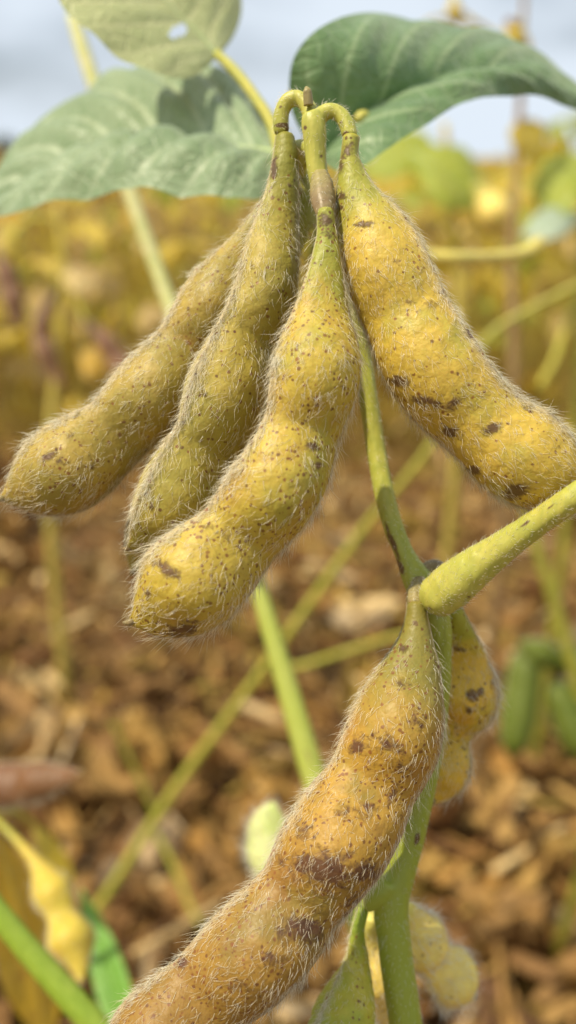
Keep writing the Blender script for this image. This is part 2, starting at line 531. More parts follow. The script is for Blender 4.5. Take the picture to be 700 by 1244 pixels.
def hairs(name, G, th, count, length, radius, mat, parent, origin, suture_bias=0.0, lift=(.25, .9), only=None, droop=.25, smin=0.02, along=1.0):
    """thin tapering three-sided hairs rooted all over the grid surface G, leaning to its far end"""
    n, m, _ = G.shape
    nn = grid_normals(G)
    area = np.linalg.norm(np.cross(np.gradient(G, axis=0), np.roll(G, -1, 1) - G), axis=2)
    sut = np.exp(-((np.sin(th) / .22) ** 2))[None, :]
    w = area * (1 + suture_bias * sut)
    tt = np.linspace(0, 1, n)[:, None]
    w = w * (tt > smin) * np.clip((tt - smin) / .12, .12, 1)
    if only is not None:
        w = w * only(G, nn)
    # patchy cover
    w = w * (0.55 + 0.9 * rng.random((n // 6 + 1, m // 6 + 1)).repeat(6, 0).repeat(6, 1)[:n, :m])
    w = (w[:-1] / w[:-1].sum()).ravel()
    pick = rng.choice(len(w), count, p=w)
    i, j = pick // m, pick % m
    fu, fv = rng.random(count)[:, None], rng.random(count)[:, None]
    j2 = (j + 1) % m
    bi = lambda X: (X[i, j] * (1 - fu) + X[i + 1, j] * fu) * (1 - fv) + (X[i, j2] * (1 - fu) + X[i + 1, j2] * fu) * fv
    p = bi(G)
    nr = bi(nn)
    nr /= np.linalg.norm(nr, axis=1)[:, None]
    tg = G[np.minimum(i + 1, n - 1), j] - G[i, j]
    tg /= np.maximum(np.linalg.norm(tg, axis=1), 1e-9)[:, None]
    sd = np.cross(nr, tg)
    sv = sut[0, j]
    L = length * (0.45 + 0.9 * rng.random(count) ** 1.3) * (1 + .35 * sv)
    lf = lift[0] + (lift[1] - lift[0]) * rng.random(count) + .35 * sv
    yaw = rng.normal(0, .55, count)
    d = nr * lf[:, None] + tg * (along * np.cos(yaw))[:, None] + sd * np.sin(yaw)[:, None]
    d /= np.linalg.norm(d, axis=1)[:, None]
    bend = tg * rng.normal(.35, .4, count)[:, None] + sd * rng.normal(0, .75, count)[:, None] - nr * rng.normal(.22, .25, count)[:, None] + np.array([0, 0, -droop])
    K = 4
    rad = radius * (0.7 + .6 * rng.random(count))
    pts, dirs = [p - nr * (radius * .5)], [d]
    for q in range(K):
        dd = dirs[-1] + bend * .33
        dd /= np.linalg.norm(dd, axis=1)[:, None]
        pts.append(pts[-1] + dd * (L / K)[:, None])
        dirs.append(dd)
    V = np.zeros((count, 3 * K + 1, 3))
    for q in range(K):
        e1 = np.cross(dirs[q], np.array([.31, .2, .93]))
        e1 /= np.maximum(np.linalg.norm(e1, axis=1), 1e-9)[:, None]
        e2 = np.cross(dirs[q], e1)
        rq = rad * (1 - .75 * q / K)
        for z in range(3):
            an = z * 2 * np.pi / 3
            V[:, q * 3 + z] = pts[q] + rq[:, None] * (math.cos(an) * e1 + math.sin(an) * e2)
    V[:, 3 * K] = pts[K]
    nv = 3 * K + 1
    F4, F3 = [], []
    for q in range(K - 1):
        for z in range(3):
            F4.append((q * 3 + z, q * 3 + (z + 1) % 3, (q + 1) * 3 + (z + 1) % 3, (q + 1) * 3 + z))
    for z in range(3):
        F3.append(((K - 1) * 3 + z, (K - 1) * 3 + (z + 1) % 3, 3 * K))
    off = (np.arange(count) * nv)[:, None, None]
    Q = (np.array(F4)[None] + off).reshape(-1, 4)
    Tr = (np.array(F3)[None] + off).reshape(-1, 3)
    me = bpy.data.meshes.new(name)
    vv = (V.reshape(-1, 3) - np.asarray(origin)).astype(np.float32)
    me.vertices.add(len(vv))
    me.vertices.foreach_set('co', vv.ravel())
    nl = len(Q) * 4 + len(Tr) * 3
    me.loops.add(nl)
    me.loops.foreach_set('vertex_index', np.r_[Q.ravel(), Tr.ravel()].astype(np.int32))
    me.polygons.add(len(Q) + len(Tr))
    me.polygons.foreach_set('loop_start', np.r_[np.arange(len(Q)) * 4, len(Q) * 4 + np.arange(len(Tr)) * 3].astype(np.int32))
    me.polygons.foreach_set('use_smooth', np.ones(len(Q) + len(Tr), bool))
    me.update(calc_edges=True)
    me.validate()
    me.materials.append(mat)
    o = bpy.data.objects.new(name, me)
    COL.objects.link(o)
    o.parent = parent
    o['kind'] = 'stuff'
    return o


def pod(rows, dk, mat, parent, base, label=None, roll=.2, beans=(), stains=(), n=150, m=56, thick=.98, hair=0, hair_len=.0014,
        hair_mat='hair', hair_rad=.000021, suture_bias=5.0, beak=True, lift=(.25, .9), waist=.40):
    S = resample(depths(rows, dk), n)
    S[:, 2] = np.maximum(S[:, 2], .6)
    P = at(S[:, 0], S[:, 1], S[:, 3])
    a = S[:, 2] * S[:, 3] / FPX
    t = np.linspace(0, 1, n)
    # beans swell the thickness, waists pinch it
    prof = np.full(n, waist)
    for bt, bw in beans:
        prof = np.maximum(prof, waist + (thick - waist) * np.exp(-np.abs((t - bt) / (bw * .85)) ** 2.4))
    if not len(beans):
        prof[:] = thick
    prof = prof + (1 - prof) * np.exp(-(t / .10) ** 2)          # round neck
    a = a * .965 * (1 + .34 * (np.clip(prof, waist, thick) - (waist + thick) / 2)) if len(beans) else a
    b = a * prof
    rl = np.full(n, roll) if np.isscalar(roll) else np.interp(t, [x[0] for x in roll], [x[1] for x in roll])
    k_ = np.sqrt(np.cos(rl) ** 2 + (prof * np.sin(rl)) ** 2)
    a2, b2 = a / k_, b / k_
    G, F, th, T = sweep(P, a2, b2, m, rl, lens=.12, ridge=.10)
    # gentle unevenness
    nn = grid_normals(G)
    wob = np.zeros((n, m))
    for q in range(14):
        fx, fy, p1 = rng.uniform(3, 22), rng.integers(1, 6), rng.uniform(0, 6.3)
        wob += np.sin(fx * t[:, None] * 6.3 + fy * th[None] + p1) / (1 + fx * .25)
    G = G + nn * (wob * a2[:, None] * .0095)[..., None]
    V = G.reshape(-1, 3)
    px, py, _ = to_px(V)
    front = (nn * (CP - G)).sum(2).ravel() > 0
    stn = np.zeros(n * m)
    for sx, sy, r1, r2, an, amt in stains:
        ca, sa = math.cos(R(an)), math.sin(R(an))
        u, v = (px - sx) * ca + (py - sy) * sa, -(px - sx) * sa + (py - sy) * ca
        stn = np.maximum(stn, amt * np.exp(-((u / r1) ** 2 + (v / r2) ** 2)) * front)
    # scattered small stains of its own on the sides nobody listed
    for q in range(5):
        ti, ji = rng.integers(int(n * .2), int(n * .9)), rng.integers(0, m)
        dd = np.linalg.norm(V - G[ti, ji], axis=1)
        stn = np.maximum(stn, .4 * np.exp(-(dd / (a.max() * .2)) ** 2))
    sut = np.exp(-((np.sin(th) / .15) ** 2))[None].repeat(n, 0).ravel()
    data = np.c_[stn, sut, t[:, None].repeat(m, 1).ravel()]
    o = build('pod', V, F, mat, parent, base, data=data)
    if label:
        o['label'] = label
    if beak:                                                      # the dry hooked point of the pod
        e = P[-1]
        d1 = T[-3]
        Pb = np.array([e - d1 * .0006, e + d1 * .0001, e + d1 * .0005 + UP * .0001, e + d1 * .0008 + UP * .0003])
        rb = np.array([.0005, .0004, .00022, .00008])
        Gb, Fb, _, _ = sweep(Pb, rb, rb, 8)
        build('beak', Gb.reshape(-1, 3), Fb, M['neck_brown'], o, base)
        o.children[0].location = (0, 0, 0)
    if hair:
        hairs('hair', G, th, hair, hair_len, hair_rad, M[hair_mat], o, base, suture_bias, lift)
    return o, G, th


def tube(name, rows, dk, mat, parent, base, n=60, m=20, hair=0, hair_len=.0006, label=None, stains=(), flat=1.0, lumps=.03, to_ground=None):
    S = resample(depths(rows, dk), n)
    P = at(S[:, 0], S[:, 1], S[:, 3])
    a = S[:, 2] * S[:, 3] / FPX
    if to_ground is not None:
        e = P[-1]
        kk = np.linspace(0, 1, 14)[1:, None]
        g = np.array([to_ground[0], to_ground[1], -.01])
        tang = (P[-1] - P[-3])
        tang = tang / np.linalg.norm(tang) * np.linalg.norm(g - e) * .35
        u = kk
        ext = (2 * u ** 3 - 3 * u ** 2 + 1) * e + (u ** 3 - 2 * u ** 2 + u) * tang * 2 + (-2 * u ** 3 + 3 * u ** 2) * g
        P = np.r_[P, ext]
        a = np.r_[a, a[-1] * (1 + .25 * kk[:, 0])]
    t = np.linspace(0, 1, len(P))
    G, F, th, T = sweep(P, a, a * flat, m)
    nn = grid_normals(G)
    wob = sum(np.sin(rng.uniform(4, 30) * t[:, None] * 6.3 + rng.integers(1, 5) * th[None] + rng.uniform(0, 6)) for _ in range(6)) / 6
    rib = np.sin(6 * th)[None] * .6
    G = G + nn * ((wob + rib) * a[:, None] * lumps)[..., None]
    V = G.reshape(-1, 3)
    px, py, _ = to_px(V)
    stn = np.zeros(len(V))
    for sx, sy, r1, r2, an, amt in stains:
        ca, sa = math.cos(R(an)), math.sin(R(an))
        u, v = (px - sx) * ca + (py - sy) * sa, -(px - sx) * sa + (py - sy) * ca
        stn = np.maximum(stn, amt * np.exp(-((u / r1) ** 2 + (v / r2) ** 2)))
    o = build(name, V, F, mat, parent, base, data=np.c_[stn, stn * 0, t[:, None].repeat(m, 1).ravel()])
    if label:
        o['label'] = label
    if hair:
        hairs('hair', G[:n], th, hair, hair_len, .000018, M['hair_white'], o, base, 0, (.6, 1.6), droop=.05, smin=-1)
    return o


def fuse(main, others, base, voxel, stains, hair):
    """merge tubes into one continuous skin so that forks blend"""
    bmv, bmf, off = [], [], 0
    for o in [main] + others:
        bmv += [tuple(v.co) for v in o.data.vertices]
        bmf += [[i + off for i in p.vertices] for p in o.data.polygons]
        off += len(o.data.vertices)
    me = bpy.data.meshes.new('stem')
    me.from_pydata(bmv, [], bmf)
    tmp = bpy.data.objects.new('stem_tmp', me)
    COL.objects.link(tmp)
    md = tmp.modifiers.new('r', 'REMESH')
    md.mode = 'VOXEL'
    md.voxel_size = voxel
    sm = tmp.modifiers.new('s', 'SMOOTH')
    sm.iterations = 9
    sm.factor = .5
    dg = bpy.context.evaluated_depsgraph_get()
    new = bpy.data.meshes.new_from_object(tmp.evaluated_get(dg))
    bpy.data.objects.remove(tmp)
    V = np.array([v.co for v in new.vertices])
    W = V + base
    px, py, _ = to_px(W)
    stn = np.zeros(len(V))
    for sx, sy, r1, r2, an, amt in stains:
        ca, sa = math.cos(R(an)), math.sin(R(an))
        u, v = (px - sx) * ca + (py - sy) * sa, -(px - sx) * sa + (py - sy) * ca
        stn = np.maximum(stn, amt * np.exp(-((u / r1) ** 2 + (v / r2) ** 2)))
    tt = np.interp(py, [100, 700, 1300], [0, .40, .6])
    a = new.attributes.new('pod_data', 'FLOAT_COLOR', 'POINT')
    a.data.foreach_set('color', np.c_[stn, stn * 0, tt, np.ones(len(V))].astype(np.float32).ravel())
    new.materials.clear()
    new.materials.append(main.data.materials[0])
    new.polygons.foreach_set('use_smooth', [True] * len(new.polygons))
    main.data = new
    for o in others:
        for ch in list(o.children):
            ch.parent = main
        bpy.data.objects.remove(o)


def leaf_rails(name, mid, up, low, mat, parent, base, n=64, m=14, bulge=.06, quilt=.012, veins=7, holes=(), label=None):
    """leaf skinned over three rails (x, y, depth): midrib and both margins"""
    A = [resample(np.asarray(r, float), n) for r in (mid, up, low)]
    W = [at(r[:, 0], r[:, 1], r[:, 2]) for r in A]
    t = np.linspace(0, 1, n)
    cols, us = [], []
    for side, E in ((-1, W[2]), (1, W[1])):
        for q in (range(m, 0, -1) if side < 0 else range(0, m + 1)):
            s = q / m
            cols.append(W[0] + (E - W[0]) * s)
            us.append(side * s)
    G = np.stack(cols, 1)
    us = np.array(us)
    wdt = np.linalg.norm(W[1] - W[2], axis=1)
    nn = np.cross(np.gradient(G, axis=0), np.gradient(G, axis=1))
    nn /= np.maximum(np.linalg.norm(nn, axis=2), 1e-12)[..., None]
    for _ in range(2):
        nn[1:-1] = (nn[:-2] + nn[1:-1] + nn[2:]) / 3
        nn /= np.maximum(np.linalg.norm(nn, axis=2), 1e-12)[..., None]
    if (nn * (CP - G)).sum() < 0:
        nn = -nn
    s = np.abs(us)[None]
    ph = t[:, None] * veins - 2.2 * s ** 1.2
    q = np.abs(np.sin(np.pi * (ph - .5))) ** .7
    hgt = bulge * 4 * s * (1 - s) + quilt * q * np.clip(s * 5, 0, 1) * np.clip((1 - s) * 4, .2, 1)
    wav = .012 * np.sin(t[:, None] * 23 + us[None] * 4) * s ** 2
    G = G + nn * ((hgt + wav) * wdt[:, None])[..., None]
    mm = len(us)
    V = G.reshape(-1, 3)
    px, py, _ = to_px(V)
    F = []
    for i in range(n - 1):
        for j in range(mm - 1):
            f = (i * mm + j, i * mm + j + 1, (i + 1) * mm + j + 1, (i + 1) * mm + j)
            cx, cy = px[list(f)].mean(), py[list(f)].mean()
            if any(((cx - hx) / hr) ** 2 + ((cy - hy) / hr2) ** 2 < 1 for hx, hy, hr, hr2 in holes):
                continue
            F.append(f)
    uv = np.stack(np.broadcast_arrays((us[None] + 1) / 2, t[:, None]), -1).reshape(-1, 2)
    o = build(name, V, F, mat, parent, base, uv=uv)
    if label:
        o['label'] = label
    # raised midrib
    mr = np.interp(t, [0, .5, 1], [.0007, .0004, .0002]) * wdt.max() / .03
    Gm, Fm, _, _ = sweep(G[:, m] - nn[:, m] * .0001, mr * .5, mr * .5, 8)
    vb = build('midrib', Gm.reshape(-1, 3), Fm, M['midrib'], o, base)
    return o


def ground_under(P, dx=0.0, dy=0.0):
    return (P[0] + dx, P[1] + dy)


# ------------------------------------------------------------------ ground
def make_ground():
    xs = np.r_[-600, -200, -60, -20, -8, np.linspace(-4, 4, 60), 8, 20, 60, 200, 600]
    ys = np.r_[-300, -60, -10, -3, np.linspace(-1, 7, 70), 12, 25, 60, 200, 900]
    X, Y = np.meshgrid(xs, ys)
    Z = .012 * np.sin(X * 7.1 + 1) * np.cos(Y * 6.3) + .008 * np.sin(X * 17 + Y * 13)
    Z = Z * np.exp(-(np.abs(X) / 6) ** 4) * np.exp(-(np.maximum(Y - 3, 0) / 6) ** 4) - .006
    V = np.stack([X, Y, Z], -1).reshape(-1, 3)
    w = len(xs)
    F = [(i * w + j, i * w + j + 1, (i + 1) * w + j + 1, (i + 1) * w + j) for i in range(len(ys) - 1) for j in range(w - 1)]
    g = build('ground', V, F, M['soil'])
    g['kind'] = 'structure'


make_ground()

# ------------------------------------------------------------------ the main plant
stem_low = [(512, 712, 14), (526, 742, 15), (533, 800, 16), (527, 870, 17), (515, 940, 18), (502, 1000, 18), (490, 1050, 18), (476, 1095, 21), (480, 1150, 20.5), (493, 1244, 20.5), (505, 1330, 20.5)]
pe = at(505., 1330., .118)
base = np.array([pe[0] + .02, pe[1] + .06, 0.0])
plant = root('soybean_plant', 'ripe soybean plant in sharp focus with hairy yellow pods hanging from its stem top', 'soybean plant', base)

STEM_STAINS = [(480, 665, 5, 24, -25, .9), (487, 690, 5, 14, -25, .9), (371, 155, 3, 4, 0, .9), (507, 1020, 5, 11, 15, .9), (470, 640, 3, 12, -20, .7),
               (342, 152, 11, 3, 0, 1.2), (349, 160, 3, 9, 0, 1), (414, 148, 4, 4, 0, .9), (421, 163, 7, 6, 0, .9), (341, 130, 3, 3, 0, .8), (390, 190, 3, 3, 0, .6)]
st = tube('stem', [(376, 136, 10), (379, 145, 14), (382, 158, 15), (383, 175, 14), (384, 195, 13), (389, 224, 12.5), (405, 275, 12), (424, 345, 11.5), (438, 420, 11.5), (447, 480, 12), (457, 545, 12), (467, 600, 12.5), (478, 640, 12.5), (495, 680, 13), (506, 702, 18), (517, 718, 22), (527, 742, 19)] + stem_low[2:],
          [(0, .1065), (.08, .1075), (.13, .112), (.2, .1175), (.35, .1175), (.45, .115), (.51, .1135), (.62, .117), (1, .1185)], M['stem'], plant, base, n=170, m=28,
          hair=2600, hair_len=.0006, to_ground=(base[0], base[1]))
forks = [
    tube('pedicel', [(382, 160, 11), (379, 143, 11), (372, 127, 10), (362, 119, 9.5), (351, 121, 9.5), (344, 132, 9.5), (341, 148, 10), (343, 162, 10.5)], [(0, .1075), (1, .1097)], M['petiole'], plant, base, n=50, hair=260),
    tube('pedicel', [(380, 168, 11), (384, 152, 11), (391, 139, 10), (401, 134, 9.5), (412, 138, 9.5), (421, 150, 10), (426, 168, 10)], [(0, .1075), (1, .1064)], M['petiole'], plant, base, n=50, hair=260),
    tube('pedicel', [(384, 186, 10), (372, 178, 9), (361, 178, 8), (355, 187, 7), (351, 200, 6.5)], [(0, .109), (1, .116)], M['petiole'], plant, base, n=30, hair=120),
    tube('pedicel', [(386, 192, 8), (374, 192, 8), (367, 200, 7.5), (366, 214, 7)], [(0, .111), (1, .119)], M['petiole'], plant, base, n=24),
    tube('node', [(470, 1070, 17), (458, 1086, 15), (450, 1098, 10), (445, 1106, 5)], [(0, .117), (1, .1165)], M['stem'], plant, base, n=20),
    tube('node', [(517, 715, 14), (510, 722, 12), (506, 735, 11)], [(0, .1135), (1, .1105)], M['stem'], plant, base, n=20),
]
fuse(st, forks, base, .00028, STEM_STAINS, 0)
tube('bud', [(375, 128, 6), (374, 116, 5.5), (373, 109, 4.5), (372, 105, 1)], [(0, .1065), (1, .106)], M['neck_brown'], plant, base, n=20, label='dry bud at the very tip of the stem')
# calyces
tube('calyx', [(389, 214, 11), (391, 224, 13.5), (392, 236, 15), (393, 246, 14.5), (394, 255, 12), (395, 262, 10)], [(0, .1068), (1, .1035)], M['neck_brown'], plant, base, n=40, lumps=.07, hair=160)
tube('calyx', [(512, 706, 9), (507, 717, 11), (505, 728, 11), (505, 736, 10)], [(0, .1125), (1, .1098)], M['neck_brown'], plant, base, n=24, lumps=.06, hair=120)

pod([(395, 256, 9), (397, 283, 11), (397, 310, 17), (395, 342, 25), (392, 380, 35), (389, 420, 46), (386, 450, 50), (377, 490, 51), (366, 528, 50), (346, 575, 52), (313, 624, 53), (286, 657, 53), (255, 688, 57), (226, 714, 58), (198, 736, 48), (176, 749, 28), (164, 754, 11), (157, 756, 3)],
    [(0, .1035), (.2, .1015), (.6, .1005), (1, .101)], M['pod_front'], plant, base, 'front yellow pod, freckled all over, lowest tip of the hanging bunch', roll=[(0, .15), (.4, .5), (1, .3)],
    beans=[(.32, .13), (.58, .13), (.83, .13)], hair=4300, hair_len=.0018,
    stains=[(396, 268, 12, 9, 0, .85), (398, 284, 10, 9, 0, .6), (379, 543, 9, 5, 20, 1), (384, 565, 8, 5, 0, .8), (203, 692, 18, 8, 35, 1.0), (222, 765, 22, 10, -10, 1), (275, 600, 10, 5, -30, .6), (255, 640, 12, 6, 20, .6), (418, 470, 5, 4, 0, .7), (180, 720, 6, 8, 0, .6)])
pod([(346, 165, 10), (347, 190, 14), (343, 235, 21), (337, 275, 29), (330, 315, 34), (320, 362, 38), (296, 425, 45), (272, 480, 47), (258, 527, 46), (229, 578, 48), (203, 620, 43), (184, 646, 32), (168, 660, 17), (156, 666, 4)],
    [(0, .1098), (.25, .1085), (1, .1095)], M['pod_middle'], plant, base, 'greenish pod with a grey fuzzy seam, squeezed between two others', roll=[(0, .1), (.4, .65), (1, .8)],
    beans=[(.32, .13), (.58, .13), (.85, .13)], hair=4000, hair_len=.0018,
    stains=[(306, 323, 3, 3, 0, .9), (249, 478, 3.5, 4, 0, 1.1), (352, 225, 3, 3, 0, .8), (333, 205, 4, 14, 10, .9), (184, 615, 3, 3, 0, .9), (178, 600, 4, 8, 20, .7)])
pod([(351, 198, 6), (335, 238, 9), (318, 270, 17), (293, 312, 25), (266, 358, 35), (236, 413, 40), (205, 455, 42), (176, 487, 43), (150, 516, 44), (115, 545, 48), (80, 570, 49), (48, 588, 42), (25, 598, 28), (8, 604, 10), (0, 606, 3)],
    [(0, .116), (.3, .115), (.7, .1135), (1, .113)], M['pod_left'], plant, base, 'olive pod reaching farthest out to the side with grey dry tip', roll=[(0, .1), (1, .25)],
    beans=[(.33, .13), (.58, .12), (.84, .13)], hair=4300, hair_len=.0016,
    stains=[(60, 553, 14, 5, -30, .8), (85, 530, 10, 5, -20, .7), (112, 566, 4, 4, 0, .9), (230, 375, 3, 3, 0, .8), (75, 560, 8, 4, 0, .6)])
pod([(366, 208, 8), (370, 250, 13), (368, 300, 20), (352, 360, 30), (325, 425, 38), (290, 490, 40), (255, 545, 40), (222, 600, 40), (195, 645, 38), (176, 672, 28), (166, 688, 14), (161, 695, 4)],
    [(0, .119), (.3, .120), (1, .1215)], M['pod_hidden'], plant, base, 'pod almost hidden at the back of the bunch', roll=.2, beans=[(.35, .13), (.6, .12), (.85, .12)], hair=1600, hair_len=.0015, n=90, m=36)
pod([(427, 166, 9.5), (425, 186, 10), (427, 212, 17), (435, 246, 29), (449, 279, 41), (470, 330, 52), (495, 390, 55), (524, 444, 57), (560, 490, 56), (594, 522, 53), (630, 551, 57), (668, 577, 50), (697, 592, 38), (720, 602, 20), (734, 608, 4)],
    [(0, .106), (.25, .1055), (.6, .1045), (1, .1055)], M['pod_right'], plant, base, waist=.74, label='big golden pod swinging away from the bunch, with dark blotches', roll=[(0, -.1), (.3, -.45), (1, -.3)],
    beans=[(.27, .12), (.52, .12), (.8, .13)], hair=5600, hair_len=.0015,
    stains=[(424, 180, 9, 12, 10, .85), (416, 200, 5, 14, 15, .8), (442, 272, 13, 4, -5, 1), (416, 237, 6, 5, 0, 1.1), (414, 252, 3.5, 4, 0, 1), (407, 248, 3, 12, 0, .9), (481, 462, 16, 7, 15, 1), (515, 487, 20, 8, 10, .95), (552, 490, 13, 8, -35, 1.1), (548, 524, 12, 7, 0, 1.1), (600, 519, 11, 7, -15, 1.1), (575, 572, 9, 7, 0, 1.1), (628, 597, 18, 9, -15, 1.15), (572, 405, 10, 5, 45, .7), (590, 425, 8, 5, 50, .7), (488, 320, 9, 7, 0, .65), (500, 367, 6, 4, 0, .7), (640, 494, 12, 4, 30, .6), (538, 355, 6, 4, 40, .6)])
pod([(506, 732, 10), (506, 748, 12), (505, 778, 20), (501, 805, 32), (493, 840, 43), (476, 900, 53), (446, 963, 56), (421, 1005, 57), (393, 1048, 57), (365, 1090, 56), (330, 1135, 55), (295, 1170, 55), (258, 1203, 55), (212, 1245, 55), (165, 1285, 46), (130, 1310, 26), (108, 1322, 4)],
    [(0, .1098), (.15, .107), (.5, .1035), (1, .1015)], M['pod_lower'], plant, base, 'lower bronze pod slanting down across the stem, dark stained and bristly', roll=[(0, 0), (.3, .2), (1, .3)],
    beans=[(.2, .10), (.42, .11), (.64, .11), (.86, .1)], hair=5400, hair_len=.0016,
    stains=[(487, 829, 12, 5, 20, .8), (492, 788, 7, 5, 0, 1), (434, 908, 9, 8, 0, 1.1), (448, 980, 10, 6, 0, 1), (398, 1056, 40, 24, 15, 1.1), (445, 1060, 24, 14, 0, 1), (366, 1130, 32, 19, 0, 1.05), (470, 905, 30, 14, 20, .55), (420, 985, 26, 12, 20, .6), (330, 1165, 18, 10, 0, .7), (430, 1095, 12, 20, 30, .7), (370, 1010, 10, 12, 0, 1), (505, 875, 14, 10, 0, .65), (345, 1045, 8, 12, 20, .8), (222, 1168, 7, 7, 0, 1), (485, 930, 10, 8, 0, .6), (300, 1200, 20, 12, 0, .5), (478, 965, 6, 14, 20, .7)])
pod([(552, 738, 9), (556, 757, 15), (561, 788, 29), (562, 822, 39), (559, 858, 39), (550, 893, 23), (545, 925, 26), (539, 950, 22), (532, 966, 12), (526, 974, 3)],
    [(0, .116), (.3, .1215), (1, .124)], M['pod_behind'], plant, base, 'small two-bean ochre pod tucked behind the stem', roll=-.35, beans=[(.42, .16), (.82, .13)], hair=2200, hair_len=.0016, n=90, m=44,
    stains=[(574, 845, 7, 9, 0, 1.1), (585, 840, 5, 5, 0, 1.1), (557, 788, 7, 5, 0, .9), (570, 862, 8, 6, 0, .7), (597, 830, 4, 9, 0, .8), (540, 870, 8, 14, 0, .5)])
pod([(440, 1102, 8), (434, 1132, 10), (433, 1165, 17), (427, 1200, 28), (418, 1235, 37), (405, 1275, 40), (392, 1315, 26), (385, 1335, 4)],
    [(0, .118), (1, .112)], M['pod_bottom'], plant, base, 'lime green pod cut by the bottom edge beneath the bronze one', roll=.9, beans=[(.5, .2), (.85, .15)], hair=1500, hair_len=.001, n=90, m=44)
pod([(480, 1100, 9), (494, 1118, 22), (510, 1142, 31), (528, 1165, 25), (548, 1186, 31), (565, 1202, 22), (577, 1212, 4)],
    [(0, .122), (1, .139)], M['pod_pale'], plant, base, 'cream pod thick with white down behind the stem base', roll=.3, beans=[(.38, .13), (.76, .12)], hair=1500, hair_len=.0022, hair_mat='hair_white', hair_rad=.00003, waist=.3, n=80, m=40)
pod([(452, 1112, 8), (446, 1150, 22), (462, 1190, 30), (480, 1230, 28), (486, 1262, 10), (488, 1275, 3)],
    [(0, .124), (1, .132)], M['pod_pale'], plant, base, 'shaded cream pod half covered by the stem', roll=.3, beans=[(.4, .2)], hair=1600, hair_len=.002, hair_mat='hair_white', n=70, m=36)

# petiole with its swollen foot at the node
tube('petiole', [(517, 737, 10), (524, 731, 21), (542, 717, 27), (572, 693, 25), (606, 668, 20), (650, 637, 16.5), (700, 603, 16.5), (760, 562, 16.5), (840, 505, 16)],
     [(0, .1105), (.2, .1065), (.6, .0985), (1, .097)], M['petiole'], plant, base, n=90, m=28, hair=1700, hair_len=.0006, label='thick leaf stalk with a swollen foot',
     stains=[(521, 738, 9, 4, 30, .7), (545, 742, 10, 3, 0, .5), (640, 634, 12, 2.5, -35, .9), (570, 726, 5, 4, 0, .8), (668, 617, 10, 2.5, -35, .8)])
tube('petiole', [(424, 347, 8), (450, 328, 8), (490, 314, 8.5), (560, 314, 8.5), (610, 312, 7.5), (640, 306, 8), (652, 297, 8), (656, 291, 5)], [(0, .1185), (.25, .24), (1, .285)], M['old_petiole'], plant, base, n=60, m=16, stains=[(595, 313, 6, 3, 0, .8)], label='old bare yellow leaf stalk with a hooked end')
tube('stipule', [(534, 700, 16), (527, 692, 13), (520, 692, 10), (512, 700, 8)], [(0, .116), (1, .1145)], M['neck_brown'], plant, base, n=20, hair=120)

# ------------------------------------------------------------------ the neighbour with three leaflets
pb = at(430., 1120., .205)
nb = np.array([pb[0] + .03, pb[1] + .05, 0.0])
neigh = root('soybean_plant', 'soybean plant close behind with one pale straight stalk and three broad green leaflets', 'soybean plant', nb)
tube('stem', [(88, 18, 7), (97, 48, 8.5), (118, 112, 9), (160, 240, 9), (210, 380, 9.5), (268, 560, 11), (317, 725, 10.5), (351, 840, 13.5), (385, 955, 15.5), (425, 1080, 17), (445, 1140, 17)],
     [(0, .255), (.35, .245), (.6, .215), (1, .19)], M['pale_stalk'], neigh, nb, n=110, to_ground=(nb[0], nb[1]), stains=[(378, 925, 3, 30, -18, .8)])
tube('petiole', [(340, 184, 7), (334, 230, 7), (322, 330, 7), (306, 450, 7), (296, 560, 7), (288, 640, 7)], [(0, .150), (.5, .165), (1, .195)], M['stalk'], neigh, nb, n=50)
tube('petiolule', [(264, 66, 6), (285, 86, 6.5), (310, 118, 6.5), (330, 150, 7), (340, 186, 7)], [(0, .166), (1, .150)], M['stalk'], neigh, nb, n=40, hair=160)
tube('petiolule', [(340, 186, 6), (362, 192, 6), (390, 194, 6)], [(0, .150), (1, .150)], M['stalk'], neigh, nb, n=20)
tube('stipel', [(452, 150, 4), (440, 142, 8), (434, 147, 6)], [(0, .1475), (1, .146)], M['petiole'], neigh, nb, n=16, label='small yellow scrap on the dark green leaflet')
leaf_rails('leaflet', [(338, 186, .152), (290, 181, .158), (230, 179, .163), (170, 182, .168), (100, 197, .172), (40, 226, .174), (-30, 262, .176)],
           [(338, 184, .153), (318, 130, .176), (270, 96, .19), (235, 88, .195), (165, 92, .196), (100, 125, .194), (45, 156, .188), (0, 202, .182), (-30, 262, .176)],
           [(338, 188, .152), (316, 242, .148), (270, 246, .147), (225, 237, .148), (150, 236, .152), (75, 246, .16), (0, 262, .168), (-30, 262, .176)],
           M['leaf_green'], neigh, nb, label='broad grey-green leaflet lying flat', bulge=.05, quilt=.055)
leaf_rails('leaflet', [(388, 196, .148), (428, 152, .150), (490, 116, .153), (560, 96, .158), (630, 96, .164), (700, 121, .170), (750, 142, .174)],
           [(386, 194, .149), (352, 125, .146), (356, 72, .143), (380, 40, .143), (415, 21, .148), (500, 25, .166), (600, 45, .180), (660, 76, .178), (705, 108, .176), (750, 142, .174)],
           [(390, 198, .147), (414, 208, .14), (445, 200, .139), (475, 181, .14), (525, 146, .145), (590, 120, .152), (630, 115, .158), (700, 134, .168), (750, 142, .174)],
           M['leaf_deep'], neigh, nb, label='dark green leaflet arching over with a drooping tip', bulge=.06, quilt=.045)
